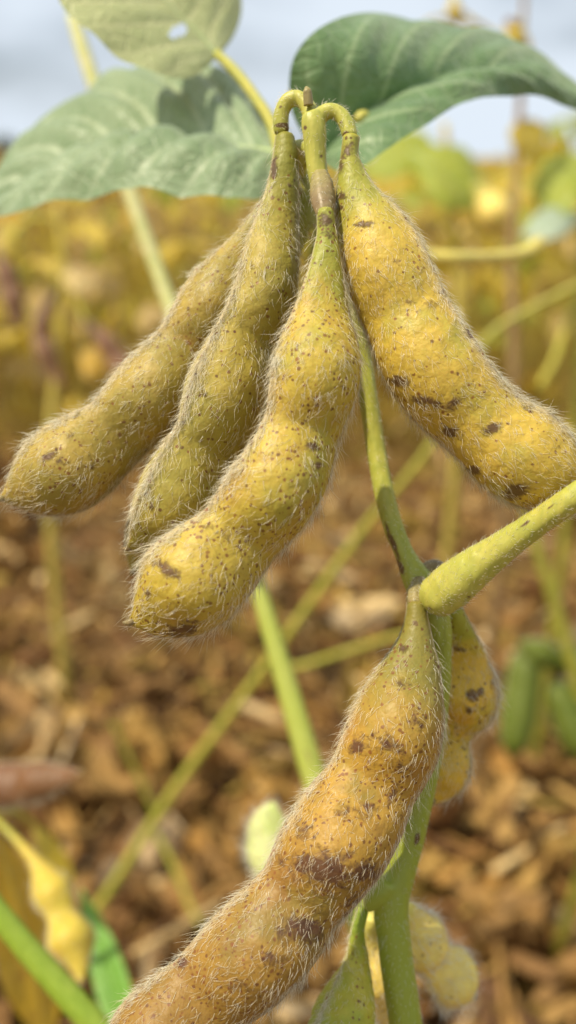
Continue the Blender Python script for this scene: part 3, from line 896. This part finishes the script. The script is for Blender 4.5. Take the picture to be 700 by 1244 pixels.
leaf_rails('leaflet', [(265, 68, .166), (240, 40, .166), (195, -4, .164), (140, -60, .16), (90, -110, .156)],
           [(266, 68, .166), (285, 42, .172), (293, 0, .176), (285, -45, .176), (235, -85, .172), (160, -108, .164), (90, -110, .156)],
           [(264, 69, .166), (246, 86, .160), (205, 95, .155), (165, 80, .152), (120, 50, .150), (86, 20, .149), (66, -20, .150), (66, -70, .152), (90, -110, .156)],
           M['leaf_pale'], neigh, nb, holes=[(214, 40, 9, 7), (222, 34, 5, 5)], label='pale leaflet with a small hole, seen from below', bulge=.03, quilt=.012)
pod([(362, 1120, 7), (352, 1095, 18), (341, 1060, 28), (332, 1022, 31), (329, 998, 24), (331, 983, 12), (333, 975, 2)], [(0, .178), (1, .172)], M['pod_young'], neigh, nb,
    'young pale green pod, furry with white down', roll=.3, beans=[(.5, .3)], hair=1500, hair_len=.0024, hair_mat='hair_white', hair_rad=.00004, n=60, m=32, beak=False)

# ------------------------------------------------------------------ blurred plants around
def stalk_base(px, py, d, dx=0., dy=0.):
    p = at(float(px), float(py), d)
    return np.array([p[0] + dx, p[1] + dy, 0.0])


b2 = stalk_base(90, 1140, .60, -.03, .05)
lean = root('soybean_plant', 'thin yellow-green plant leaning right across the view behind the pods', 'soybean plant', b2)
tube('stem', [(740, 328, 3.8), (690, 352, 3.8), (640, 378, 3.8), (600, 402, 4.1), (568, 450, 4.1), (530, 530, 4.5), (440, 645, 4.9), (350, 770, 5.2), (270, 880, 5.2), (210, 962, 5.6), (160, 1040, 5.6), (118, 1104, 5.6)],
     [(0, .42), (.3, .44), (1, .58)], M['stalk'], lean, b2, n=70, m=12, to_ground=(b2[0], b2[1]))
tube('petiole', [(183, 1002, 3.8), (205, 1040, 3.4), (225, 1085, 3.0), (243, 1125, 2.6)], [(0, .56), (1, .55)], M['stalk'], lean, b2, n=20, m=10)
tube('petiole', [(190, 992, 3.8), (172, 950, 3.4), (150, 905, 3.0), (138, 880, 2.2)], [(0, .555), (1, .53)], M['stalk'], lean, b2, n=20, m=10)
tube('petiole', [(325, 808, 3.8), (360, 810, 3.8), (395, 800, 3.8), (440, 785, 3.4), (500, 770, 3.0), (560, 780, 2.2)], [(0, .51), (1, .44)], M['stalk'], lean, b2, n=30, m=10)

b3 = stalk_base(110, 1260, .19, .03, .05)
green = root('soybean_plant', 'bright green stalk and narrow green leaf low in the near corner', 'soybean plant', b3)
tube('stem', [(-60, 1030, 12), (0, 1112, 14), (50, 1172, 15), (100, 1228, 16), (135, 1268, 16)], [(0, .165), (1, .17)], M['fresh_stem'], green, b3, n=50, to_ground=(b3[0], b3[1]))
leaf_rails('leaflet', [(165, 1300, .24), (148, 1235, .25), (128, 1170, .26), (108, 1110, .27), (98, 1078, .275)],
           [(160, 1300, .24), (124, 1232, .25), (108, 1170, .26), (99, 1112, .27), (98, 1078, .275)],
           [(170, 1300, .24), (166, 1230, .245), (152, 1175, .255), (124, 1115, .268), (98, 1078, .275)], M['leaf_blade'], green, b3, n=30, m=6, label='narrow bright green leaf', veins=3)

b4 = stalk_base(-40, 1250, .3, -.02, .05)
gold = root('soybean_plant', 'golden plant at the lower edge with a two-bean pod and an amber leaf', 'soybean plant', b4)
tube('stem', [(-10, 985, 5), (-22, 1060, 6), (-34, 1150, 7), (-45, 1250, 8)], [(0, .228), (1, .26)], M['stalk'], gold, b4, n=40, m=12, to_ground=(b4[0], b4[1]))
pod([(-8, 992, 3), (20, 1020, 4.5), (45, 1050, 9), (63, 1082, 22), (75, 1112, 18), (87, 1143, 26), (96, 1172, 13), (99, 1194, 3)], [(0, .225), (1, .20)], M['pod_beans'], gold, b4, 'bright yellow two-bean pod', roll=.2, beans=[(.5, .12), (.77, .12)], thick=.85, hair=700, hair_len=.002, hair_mat='hair_white', n=70, m=30, waist=.5)
leaf_rails('leaflet', [(-14, 1000, .265), (10, 1060, .27), (30, 1130, .275), (45, 1200, .28), (60, 1275, .285)],
           [(-12, 1000, .265), (40, 1060, .28), (70, 1130, .285), (78, 1200, .29), (60, 1275, .285)],
           [(-16, 1000, .265), (-20, 1070, .262), (-10, 1140, .265), (10, 1215, .27), (60, 1275, .285)], M['leaf_ochre'], gold, b4, n=30, m=8, label='large amber leaf hanging down')
leaf_rails('leaflet', [(40, 1000, .33), (60, 1030, .335), (74, 1065, .34), (84, 1100, .345)], [(42, 998, .33), (72, 1026, .345), (88, 1062, .35), (84, 1100, .345)],
           [(38, 1002, .33), (46, 1036, .325), (60, 1070, .33), (84, 1100, .345)], M['leaf_yellow'], gold, b4, n=20, m=6)
tube('petiole', [(-12, 990, 4), (12, 985, 4), (40, 1000, 4)], [(0, .262), (1, .33)], M['stalk'], gold, b4, n=20, m=10)

b5 = stalk_base(-80, 980, .27, -.02, .04)
dark = root('soybean_plant', 'dry plant at the edge with one fuzzy dark brown pod sticking in', 'soybean plant', b5)
tube('stem', [(-60, 860, 5), (-70, 960, 6), (-80, 1060, 6)], [(0, .24), (1, .27)], M['neck_brown'], dark, b5, n=24, m=10, to_ground=(b5[0], b5[1]))
pod([(-66, 958, 7), (-40, 957, 18), (0, 955, 25), (40, 951, 23), (75, 944, 14), (98, 938, 3)], [(0, .245), (1, .225)], M['pod_dark'], dark, b5, 'dark brown fuzzy pod', roll=.3, beans=[(.4, .2), (.7, .15)], hair=900, hair_len=.002, n=60, m=30)

b6 = stalk_base(705, 900, .52, .02, .05)
shade = root('soybean_plant', 'green plant at the side edge with plump dark green pods', 'soybean plant', b6)
tube('stem', [(628, 560, 6), (645, 640, 7), (665, 705, 7), (690, 785, 7.5), (708, 860, 8), (720, 930, 8)], [(0, .46), (1, .51)], M['stalk'], shade, b6, n=40, m=12, to_ground=(b6[0], b6[1]))
for rows_, lab_ in (([(694, 800, 6), (668, 792, 10), (645, 800, 17), (634, 840, 20), (628, 880, 20), (624, 908, 13), (622, 920, 3)], None),
                    ([(698, 815, 6), (670, 800, 14), (650, 792, 18), (638, 785, 10), (630, 782, 3)], None),
                    ([(702, 850, 6), (680, 840, 14), (690, 870, 20), (706, 905, 18), (722, 930, 4)], None),
                    ([(692, 790, 6), (706, 800, 16), (722, 820, 22), (742, 850, 18), (756, 870, 3)], None)):
    pod(rows_, [(0, .50), (1, .49)], M['pod_deep_green'], shade, b6, lab_, roll=.1, beans=(), hair=150, hair_len=.0018, n=50, m=24)

# tall thin plant on the right against the sky
b8 = stalk_base(628, 420, .62, .01, .05)
tall = root('soybean_plant', 'tall bare plant rising into the sky with small drying pods at its top', 'soybean plant', b8)
tube('stem', [(640, -60, 2.5), (636, 20, 3), (633, 110, 4), (626, 210, 5), (622, 300, 6), (624, 420, 6)], [(0, .58), (1, .62)], M['bg_stem_brown'], tall, b8, n=50, m=10, to_ground=(b8[0], b8[1]))
tube('petiole', [(634, 72, 2.5), (600, 40, 2.2), (572, 22, 2.2), (552, 6, 2.2), (556, -30, 2)], [(0, .58), (1, .56)], M['bg_stem'], tall, b8, n=24, m=8)
tube('petiole', [(635, 60, 2.5), (580, 30, 2), (530, 22, 2), (500, 40, 2)], [(0, .6), (1, .62)], M['bg_stem'], tall, b8, n=24, m=8)
pod([(553, -4, 3), (552, 6, 7), (553, 18, 9), (556, 30, 4), (557, 34, 1)], [(0, .56), (1, .56)], M['pod_beans'], tall, b8, 'small amber pod hanging against the sky', n=30, m=16, beans=[(.5, .2)], beak=False)
pod([(634, 28, 3), (622, 34, 8), (628, 46, 10), (638, 56, 8), (644, 64, 2)], [(0, .58), (1, .58)], M['pod_beans'], tall, b8, n=30, m=16, beans=[(.5, .2)], beak=False)
pod([(634, 60, 3), (622, 30, 6), (618, 26, 5), (616, 22, 1)], [(0, .58), (1, .58)], M['pod_dark'], tall, b8, n=24, m=14, beak=False)
leaf_rails('leaflet', [(630, 145, .6), (640, 160, .6), (648, 180, .6), (650, 200, .6)], [(632, 143, .6), (660, 150, .61), (664, 175, .61), (650, 200, .6)], [(628, 147, .6), (618, 160, .59), (628, 182, .59), (650, 200, .6)], M['leaf_yellow'], tall, b8, n=16, m=5)

b9 = stalk_base(560, 420, .75, .0, .05)
lime = root('soybean_plant', 'blurred plant with large lime yellow leaves below the dark leaflet', 'soybean plant', b9)
tube('stem', [(540, 150, 4), (548, 230, 5), (556, 330, 6), (560, 420, 6)], [(0, .72), (1, .76)], M['bg_stem'], lime, b9, n=30, m=10, to_ground=(b9[0], b9[1]))
leaf_rails('leaflet', [(500, 185, .72), (530, 205, .70), (555, 230, .69), (572, 258, .69)], [(502, 182, .72), (560, 178, .73), (585, 215, .72), (572, 258, .69)], [(498, 188, .72), (515, 225, .68), (540, 252, .67), (572, 258, .69)], M['leaf_lime'], lime, b9, n=20, m=6)
leaf_rails('leaflet', [(545, 190, .75), (500, 185, .74), (465, 195, .74), (440, 215, .74)], [(545, 188, .75), (510, 165, .76), (465, 175, .76), (440, 215, .74)], [(545, 192, .75), (500, 210, .72), (465, 218, .72), (440, 215, .74)], M['leaf_lime'], lime, b9, n=20, m=6)
pod([(575, 225, 5), (585, 240, 15), (602, 262, 19), (618, 282, 14), (630, 296, 3)], [(0, .7), (1, .7)], M['pod_pale'], lime, b9, 'pale hanging pod', n=30, m=18, beans=[(.5, .25)], beak=False)

b10 = stalk_base(690, 420, .66, .03, .05)
edge = root('soybean_plant', 'leafy plant at the upper side edge with green and silvery leaves', 'soybean plant', b10)
tube('stem', [(720, 160, 4), (712, 250, 5), (708, 340, 6), (706, 420, 6)], [(0, .64), (1, .67)], M['stalk'], edge, b10, n=30, m=10, to_ground=(b10[0], b10[1]))
leaf_rails('leaflet', [(712, 190, .63), (690, 205, .62), (668, 232, .61), (655, 262, .61)], [(712, 186, .63), (672, 188, .64), (648, 220, .63), (655, 262, .61)], [(714, 194, .63), (712, 225, .6), (692, 258, .59), (655, 262, .61)], M['leaf_lime'], edge, b10, n=20, m=6)
leaf_rails('leaflet', [(705, 262, .6), (680, 264, .59), (655, 272, .58), (632, 286, .58)], [(705, 258, .6), (680, 250, .61), (655, 258, .6), (632, 286, .58)], [(706, 268, .6), (685, 286, .57), (655, 292, .57), (632, 286, .58)], M['leaf_silver'], edge, b10, n=20, m=6)
tube('petiole', [(720, 330, 4), (690, 390, 4), (672, 440, 4), (655, 470, 4)], [(0, .62), (1, .6)], M['bg_petiole'], edge, b10, n=20, m=8)

# left background plant with hanging dark pods
b11 = stalk_base(60, 560, .8, -.02, .05)
pods_l = root('soybean_plant', 'blurred dry plant with long dark brown pods hanging from it', 'soybean plant', b11)
tube('stem', [(70, 250, 4), (78, 330, 5), (72, 420, 5.5), (62, 520, 6), (60, 560, 6)], [(0, .78), (1, .82)], M['bg_stem'], pods_l, b11, n=30, m=10, to_ground=(b11[0], b11[1]))
for rows_ in ([(104, 390, 4), (120, 405, 9), (140, 432, 13), (158, 462, 13), (172, 482, 4)], [(2, 300, 4), (6, 325, 10), (14, 355, 12), (20, 385, 9), (22, 400, 3)], [(70, 350, 4), (50, 400, 10), (60, 440, 11), (76, 470, 4)]):
    pod(rows_, [(0, .78), (1, .76)], M['pod_dark'], pods_l, b11, n=30, m=16, beans=[(.35, .15), (.65, .15)], beak=False)
tube('petiole', [(78, 340, 3), (92, 360, 3), (104, 392, 3)], [(0, .79), (1, .78)], M['bg_petiole'], pods_l, b11, n=12, m=8)
tube('petiole', [(74, 270, 3), (40, 265, 3), (4, 302, 3)], [(0, .79), (1, .78)], M['bg_petiole'], pods_l, b11, n=12, m=8)
for r_, mt_ in (([(70, 330), (95, 320), (118, 345), (95, 358)], 'leaf_straw'), ([(95, 428), (130, 420), (140, 450), (105, 460)], 'leaf_ochre'), ([(0, 270), (28, 275), (35, 310), (5, 312)], 'leaf_yellow')):
    q = [(x, y, .79) for x, y in r_]
    mid_ = [q[0], ((q[0][0] + q[2][0]) / 2, (q[0][1] + q[2][1]) / 2, .785), q[2]]
    leaf_rails('leaflet', mid_, [q[0], (q[1][0], q[1][1], .8), q[2]], [q[0], (q[3][0], q[3][1], .77), q[2]], M[mt_], pods_l, b11, n=14, m=4)

# ------------------------------------------------------------------ field plants in rows
def leaf_proto(name, mat, ln, wd, curl, fold):
    n, m = 9, 3
    V, uv = [], []
    for i in range(n):
        t = i / (n - 1)
        w = wd * (math.sin(math.pi * min(1, t * .92 + .04)) ** .75) * (1 - .25 * t)
        for j in range(-m, m + 1):
            s = j / m
            V.append((s * w, ln * t * math.cos(curl * t * .6), -curl * ln * t * t * .6 + abs(s) * w * fold + .004 * math.sin(5 * t + 3 * s)))
            uv.append((s / 2 + .5, t))
    k_ = 2 * m + 1
    F = [(i * k_ + j, i * k_ + j + 1, (i + 1) * k_ + j + 1, (i + 1) * k_ + j) for i in range(n - 1) for j in range(2 * m)]
    return np.array(V), F, np.array(uv)


def pod_proto(ln, wd, beans_, bend):
    n, m = 15, 8
    t = np.linspace(0, 1, n)
    P = np.c_[bend * ln * t ** 2, np.zeros(n), -ln * t]
    a = wd * np.clip(np.minimum(t / .18, (1 - t) / .12), .12, 1) * (.82 + .18 * np.abs(np.sin(np.pi * beans_ * np.clip((t - .1) / .85, 0, 1))))
    G, F, _, _ = sweep(P, a, a * .62, m, ref=np.array([0.0, 1, 0]))
    return G.reshape(-1, 3), F


def free_tube(pts, rad, m=6):
    P = np.asarray(pts, float)
    G, F, _, _ = sweep(P, np.asarray(rad, float), np.asarray(rad, float), m, ref=np.array([.3, -1, .21]))
    return G.reshape(-1, 3), F


def mesh_only(name, V, F, mat, uv=None):
    o = build(name, V, F, mat, uv=uv)
    me = o.data
    bpy.data.objects.remove(o)
    return me


LEAF = {}
for key in ('leaf_yellow', 'leaf_ochre', 'leaf_lime', 'leaf_far_green', 'leaf_straw'):
    LEAF[key] = []
    for q in range(2):
        V, F, uv = leaf_proto('leaflet', key, .062, .021, (.55, 1.0)[q], (.25, .5)[q])
        LEAF[key].append(mesh_only('leaflet', V, F, M[key], uv))
PODM = {}
for key in ('bg_pod_tan', 'bg_pod_brown', 'bg_pod_yellow'):
    PODM[key] = []
    for q in range(2):
        V, F = pod_proto((.045, .052)[q], .0052, (2, 3)[q], (.15, -.2)[q])
        PODM[key].append(mesh_only('pod', V, F, M[key]))


def child(name, me, parent, loc, rot, scl=1.0):
    o = bpy.data.objects.new(name, me)
    COL.objects.link(o)
    o.parent = parent
    o.location = loc
    o.rotation_euler = rot
    o.scale = (scl,) * 3
    return o


GROUP = 'soybean plants standing in the rows behind'


def field_plant(seed, h, leaves, palette, podkeys, stem_mat, label, n_pods=11):
    rd = random.Random(seed)
    rt = root('soybean_plant', label, 'soybean plant', (0, 0, 0), GROUP)
    pts, rad = [], []
    nseg = 9
    lx, ly = rd.uniform(-.05, .05), rd.uniform(-.05, .05)
    for i in range(nseg + 1):
        t = i / nseg
        pts.append((lx * t * t + rd.uniform(-.004, .004), ly * t * t + rd.uniform(-.004, .004), h * t - .01 * (i == 0)))
        rad.append(.0036 * (1 - .65 * t))
    V, F = free_tube(pts, rad)
    build('stem', V, F, M[stem_mat], rt)
    pv, pf = [], []
    for i in [1, 2, 2, 3, 3, 4, 4, 5, 5, 6, 7, 8, 9]:
        p = Vector(pts[i])
        if rd.random() < leaves:
            az = rd.uniform(0, 6.28)
            ln = rd.uniform(.07, .15)
            up = rd.uniform(.3, .9)
            e = p + Vector((math.cos(az) * ln, math.sin(az) * ln, ln * up))
            md = (p + e) / 2 + Vector((0, 0, -.01))
            V, F = free_tube([p, md, e], [.0013, .001, .0008], 5)
            build('petiole', V, F, M['bg_petiole'], rt)
            key = rd.choice(palette)
            for a_ in (-1.15, 0, 1.15):
                child('leaflet', LEAF[key][rd.randint(0, 1)], rt, e, Euler((rd.uniform(-1.0, .1), rd.uniform(-.3, .3), az - math.pi / 2 + a_)), rd.uniform(.75, 1.2))
        elif rd.random() < .8:
            az = rd.uniform(0, 6.28)
            ln = rd.uniform(.06, .14)
            e = p + Vector((math.cos(az) * ln, math.sin(az) * ln, ln * rd.uniform(.2, .9)))
            V, F = free_tube([p, (p + e) / 2, e], [.0014, .001, .0009], 5)
            build('petiole', V, F, M['bg_petiole'], rt)
    for q in range(n_pods):
        i = rd.randint(2, nseg)
        p = Vector(pts[i]) + Vector((0, 0, rd.uniform(-.02, .02)))
        child('pod', PODM[rd.choice(podkeys)][rd.randint(0, 1)], rt, p, Euler((rd.uniform(.15, .9), 0, rd.uniform(0, 6.28))), rd.uniform(.8, 1.15))
    return rt


def copy_plant(src, loc, rz, s):
    r = src.copy()
    COL.objects.link(r)
    r.location, r.rotation_euler, r.scale = loc, (0, 0, rz), (s,) * 3
    for ch in src.children:
        c_ = ch.copy()
        COL.objects.link(c_)
        c_.parent = r
    return r


yp = ['leaf_yellow', 'leaf_yellow', 'leaf_ochre', 'leaf_lime']
gp = ['leaf_lime', 'leaf_yellow', 'leaf_lime', 'leaf_straw']
op = ['leaf_ochre', 'leaf_straw', 'leaf_yellow', 'leaf_straw']
protos = [
    field_plant(11, .50, .9, yp, ['bg_pod_tan', 'bg_pod_yellow'], 'bg_stem', 'blurred field soybean plant full of bright yellow leaves'),
    field_plant(12, .46, .85, gp, ['bg_pod_yellow', 'bg_pod_tan'], 'bg_stem', 'blurred field soybean plant still carrying some lime green leaves'),
    field_plant(13, .48, .75, op, ['bg_pod_brown', 'bg_pod_tan'], 'bg_stem_brown', 'blurred field soybean plant with withered ochre leaves'),
    field_plant(14, .52, .2, op, ['bg_pod_brown', 'bg_pod_tan', 'bg_pod_yellow'], 'bg_stem', 'blurred field soybean plant almost bare, with tan pods', 18),
    field_plant(15, .44, .9, yp + op, ['bg_pod_brown', 'bg_pod_yellow'], 'bg_stem_brown', 'blurred field soybean plant mixed yellow and ochre, brown pods', 14),
]
spots = []
rr = random.Random(5)
y = 1.7
row = 0
while y < 4.6:
    half = .33 * y + .25
    x = -half + rr.uniform(0, .1)
    while x < half:
        spots.append((x + rr.uniform(-.03, .03), y + rr.uniform(-.08, .08), row))
        x += .12 + .014 * row + rr.uniform(0, .04)
    y += .30
    row += 1
used = set()
for x, y, row in spots:
    wts = (4, 1, 4, 4, 3) if x < .1 else (3, 2, 3, 5, 2)
    k_ = rr.choices(range(5), wts)[0]
    s, rz = rr.uniform(.86, 1.12), rr.uniform(0, 6.28)
    if k_ not in used:
        used.add(k_)
        p = protos[k_]
        p.location, p.rotation_euler, p.scale = (x, y, 0), (0, 0, rz), (s,) * 3
    else:
        copy_plant(protos[k_], (x, y, 0), rz, s)
print('field plants', len(spots))

# far rows that read as one mass
def far_field():
    N = 60000
    u = rng.random(N)
    yy = 1.7 + 78 * u ** 2.0
    row = np.round(yy / .45) * .45 + rng.normal(0, .08, N)
    yy = np.where(yy < 25, row, yy)
    xx = (rng.random(N) - .5) * 2 * (.8 * yy + 1.5)
    keep = (yy > 4.5) | (np.abs(xx) > .36 * yy + .45)
    xx, yy = xx[keep], yy[keep]
    N = len(xx)
    zz = .12 + .38 * rng.random(N) ** .6 + .05 * np.sin(xx * 2.2) * np.sin(yy * 1.3)
    sz = (.035 + .0045 * yy) * (.6 + .8 * rng.random(N))
    a = rng.normal(0, 1, (N, 3))
    a /= np.linalg.norm(a, axis=1)[:, None]
    b = np.cross(a, rng.normal(0, 1, (N, 3)))
    b /= np.linalg.norm(b, axis=1)[:, None]
    c0 = np.c_[xx, yy, zz]
    V = np.stack([c0 - a * sz[:, None], c0 + b * sz[:, None] * .45, c0 + a * sz[:, None], c0 - b * sz[:, None] * .45], 1).reshape(-1, 3)
    V[:, 2] = np.maximum(V[:, 2], .01)
    F = np.arange(4 * N).reshape(-1, 4)
    pal = np.array([(.78, .58, .06), (.68, .48, .06), (.52, .50, .06), (.60, .44, .14), (.74, .56, .10), (.46, .30, .10)])
    t = pal[rng.integers(0, len(pal), N)].repeat(4, 0)
    o = build('soybean_canopy', V, F, M['canopy'], tint=t, smooth=False)
    o['kind'] = 'stuff'
    o['label'] = 'yellow soybean field stretching to the horizon'


far_field()


def undergrowth():
    N = 23000
    yy = 1.55 + 3.4 * rng.random(N) ** 1.2
    xx = (rng.random(N) - .5) * 2 * (.55 * yy + .4)
    hh = (.07 + .33 * rng.random(N)) * np.clip((yy - 1.2) / .8, .3, 1)
    az = rng.uniform(0, 2 * np.pi, N)
    tilt = np.abs(rng.normal(0, .55, N))
    d = np.c_[np.cos(az) * np.sin(tilt), np.sin(az) * np.sin(tilt), np.cos(tilt)]
    bend = rng.normal(0, .22, (N, 3))
    bend[:, 2] -= .1
    r0 = rng.uniform(.0007, .0017, N)
    p0 = np.c_[xx, yy, -.005 + .16 * rng.random(N) * (rng.random(N) < .5)]
    V = np.zeros((N, 10, 3))
    for q in range(3):
        c_ = p0 + d * (hh * q / 3)[:, None] + bend * (hh * (q / 3) ** 2)[:, None]
        r = r0 * (1 - .25 * q)
        for z in range(3):
            an = z * 2.094
            V[:, q * 3 + z] = c_ + np.c_[np.cos(an) * r, np.sin(an) * r, np.zeros(N)]
    V[:, 9] = p0 + d * hh[:, None] + bend * hh[:, None]
    F = []
    for q in range(2):
        for z in range(3):
            F.append((q * 3 + z, q * 3 + (z + 1) % 3, q * 3 + 3 + (z + 1) % 3, q * 3 + 3 + z))
    T = [(6 + z, 6 + (z + 1) % 3, 9) for z in range(3)]
    off = (np.arange(N) * 10)[:, None, None]
    faces = (np.array(F)[None] + off).reshape(-1, 4).tolist() + (np.array(T)[None] + off).reshape(-1, 3).tolist()
    pal = np.array([(.74, .58, .12), (.68, .52, .09), (.54, .50, .07), (.78, .64, .24), (.60, .42, .11), (.46, .29, .09), (.64, .56, .09)])
    t = pal[rng.integers(0, len(pal), N)].repeat(10, 0)
    o = build('undergrowth', V.reshape(-1, 3), faces, M['straw_mass'], tint=t)
    o['kind'] = 'stuff'
    o['label'] = 'tangle of thin dry stems and straw between the rows'


undergrowth()

# ------------------------------------------------------------------ dry litter on the soil
def curl_leaf(ln, wd, curl, fold, seed):
    rd = random.Random(seed)
    n, m = 8, 3
    V = []
    p1, p2 = rd.uniform(0, 6), rd.uniform(0, 6)
    for i in range(n):
        t = i / (n - 1)
        w = wd * (math.sin(math.pi * (t * .88 + .06)) ** .7) * (1 + .18 * math.sin(7 * t + p1))
        for j in range(-m, m + 1):
            s = j / m
            a = curl * (t - .5)
            V.append((s * w * math.cos(fold * s), ln * math.sin(a) / max(abs(curl), .05) if abs(curl) > .05 else ln * (t - .5),
                      ln * (1 - math.cos(a)) / max(abs(curl), .05) + abs(s) * w * math.sin(fold * abs(s)) + .0045 * math.sin(11 * t + 5 * s + p2) + .003 * math.sin(17 * t - 6 * s + p1)))
    k_ = 2 * m + 1
    F = [(i * k_ + j, i * k_ + j + 1, (i + 1) * k_ + j + 1, (i + 1) * k_ + j) for i in range(n - 1) for j in range(2 * m)]
    return np.array(V), F


LIT = []
for q in range(6):
    V, F = curl_leaf(random.uniform(.035, .065), random.uniform(.009, .020), random.uniform(1.0, 2.6), random.uniform(.6, 1.5), q)
    LIT.append(('dry_leaf', V, F))
for q in range(4):
    V, F = pod_proto(random.uniform(.035, .05), .0058, 2 + q % 2, random.uniform(-.3, .3))
    V = np.c_[V[:, 0], V[:, 2] + .02, V[:, 1]]
    LIT.append(('dry_pod', V, F))
for q in range(3):
    ln = random.uniform(.06, .13)
    V, F = free_tube([(0, -ln / 2, 0), (.006, 0, .006), (-.004, ln / 2, 0)], [.0018, .0016, .0012], 6)
    LIT.append(('dry_stalk', V, F))
LIT_ME = [mesh_only(nm, V, F, M['litter']) for nm, V, F in LIT]
LIT_LAB = {'dry_leaf': 'curled dry brown leaf lying in the litter on the soil', 'dry_pod': 'empty dry tan pod lying in the litter on the soil', 'dry_stalk': 'thin dry stalk lying in the litter on the soil'}
LIT_GRP = {'dry_leaf': 'dry leaves on the ground', 'dry_pod': 'dry pods on the ground', 'dry_stalk': 'dry stalks on the ground'}
LIT_CAT = {'dry_leaf': 'dry leaf', 'dry_pod': 'dry pod', 'dry_stalk': 'dry stalk'}
rl = random.Random(21)
for q in range(230):
    k_ = rl.choices(range(13), (4,) * 6 + (4,) * 4 + (5,) * 3)[0]
    g = on_ground(rl.uniform(-40, 740), 660 + 620 * rl.random() ** .8)
    o = bpy.data.objects.new(LIT[k_][0], LIT_ME[k_])
    COL.objects.link(o)
    o.location = (g[0], g[1], rl.uniform(.018, .045))
    o.rotation_euler = (rl.uniform(-.6, .6), rl.uniform(-.6, .6), rl.uniform(0, 6.28))
    s = rl.uniform(1.1, 1.9)
    o.scale = (s, s, s)
    o['label'] = LIT_LAB[LIT[k_][0]]
    o['category'] = LIT_CAT[LIT[k_][0]]
    o['group'] = LIT_GRP[LIT[k_][0]]


def litter_mass():
    VV, FF, TT, off = [], [], [], 0
    pal = np.array([(.34, .185, .05), (.18, .08, .025), (.46, .285, .085), (.09, .04, .017), (.68, .50, .23), (.37, .20, .048), (.26, .12, .036), (.43, .30, .06)])
    for q in range(10500):
        k_ = rl.choices(range(13), (4,) * 6 + (3,) * 4 + (14,) * 3)[0]
        V, F = LIT[k_][1], LIT[k_][2]
        y_ = .25 + 3.4 * rl.random() ** 1.15
        x_ = rl.uniform(-1, 1) * (.5 * y_ + .45)
        e = np.array(Euler((rl.uniform(-.8, .8), rl.uniform(-.8, .8), rl.uniform(0, 6.28))).to_matrix())
        s = rl.choice((.35, .5, .7, .9, 1.2, 1.7)) * rl.uniform(.8, 1.2)
        flat = rl.choice((1, 1, .35))
        W = (V * s * np.array([1, 1, flat])) @ e.T + np.array([x_, y_, rl.uniform(.0, .032)])
        VV.append(W)
        FF += [[i + off for i in f] for f in F]
        TT.append(np.tile(pal[rl.randrange(len(pal))] * rl.uniform(.8, 1.15), (len(V), 1)))
        off += len(V)
    for q in range(9000):
        y_ = .25 + 2.4 * rl.random() ** 1.1
        x_ = rl.uniform(-1, 1) * (.36 * y_ + .3)
        r = rl.uniform(.002, .007)
        e = np.array(Euler((rl.uniform(-1, 1), rl.uniform(-1, 1), rl.uniform(0, 6.28))).to_matrix())
        W = np.array([(-r * rl.uniform(.6, 2.6), -r * .5, 0), (r * .4, -r * rl.uniform(.4, .9), r * .3), (r * rl.uniform(.6, 2.4), r * .5, 0), (-r * .3, r * rl.uniform(.4, .9), r * .4)]) @ e.T + np.array([x_, y_, rl.uniform(.004, .042)])
        VV.append(W)
        FF.append([off, off + 1, off + 2, off + 3])
        TT.append(np.tile(pal[rl.randrange(len(pal))] * rl.uniform(.8, 1.3), (4, 1)))
        off += 4
    o = build('litter', np.concatenate(VV), FF, M['litter_mass'], tint=np.concatenate(TT))
    o['kind'] = 'stuff'
    o['label'] = 'brown dry leaf and pod litter covering the soil'


litter_mass()

# ------------------------------------------------------------------ trees beyond the field
def tree(x, y, h, w, label, seed):
    rd = np.random.default_rng(seed)
    rt = root('tree', label, 'tree', (x, y, 0), 'trees beyond the field')
    V, F = free_tube([(0, 0, -.1), (.1, 0, h * .25), (0, .1, h * .55), (.1, 0, h * .9)], [h * .03, h * .024, h * .016, h * .004], 8)
    build('trunk', V, F, M['bark'], rt)
    N = 2600
    c_ = rd.normal(0, 1, (26, 3))
    c_ /= np.linalg.norm(c_, axis=1)[:, None]
    c_ = c_ * rd.uniform(.4, 1, (26, 1)) * np.array([w * .5, w * .5, h * .36]) + np.array([0, 0, h * .58])
    p = c_[rd.integers(0, 26, N)] + rd.normal(0, 1, (N, 3)) * np.array([w, w, h * .8]) * .075
    a = rd.normal(0, 1, (N, 3))
    a /= np.linalg.norm(a, axis=1)[:, None]
    b = np.cross(a, rd.normal(0, 1, (N, 3)))
    b /= np.linalg.norm(b, axis=1)[:, None]
    s = h * .028 * (.6 + .8 * rd.random((N, 1)))
    V = np.stack([p - a * s, p + b * s * .6, p + a * s, p - b * s * .6], 1).reshape(-1, 3)
    build('crown', V, np.arange(4 * N).reshape(-1, 4), M['tree_leaf'], rt, smooth=False)


tree(-29.6, 98, 3.3, 4.5, 'dark tree beyond the field, tallest at its edge', 1)
tree(-37, 102, 3.0, 6, 'dark bushy tree just outside the tallest one', 2)
tree(-31.5, 108, 2.4, 5, 'low dark shrubby tree at the inner end of the trees', 3)
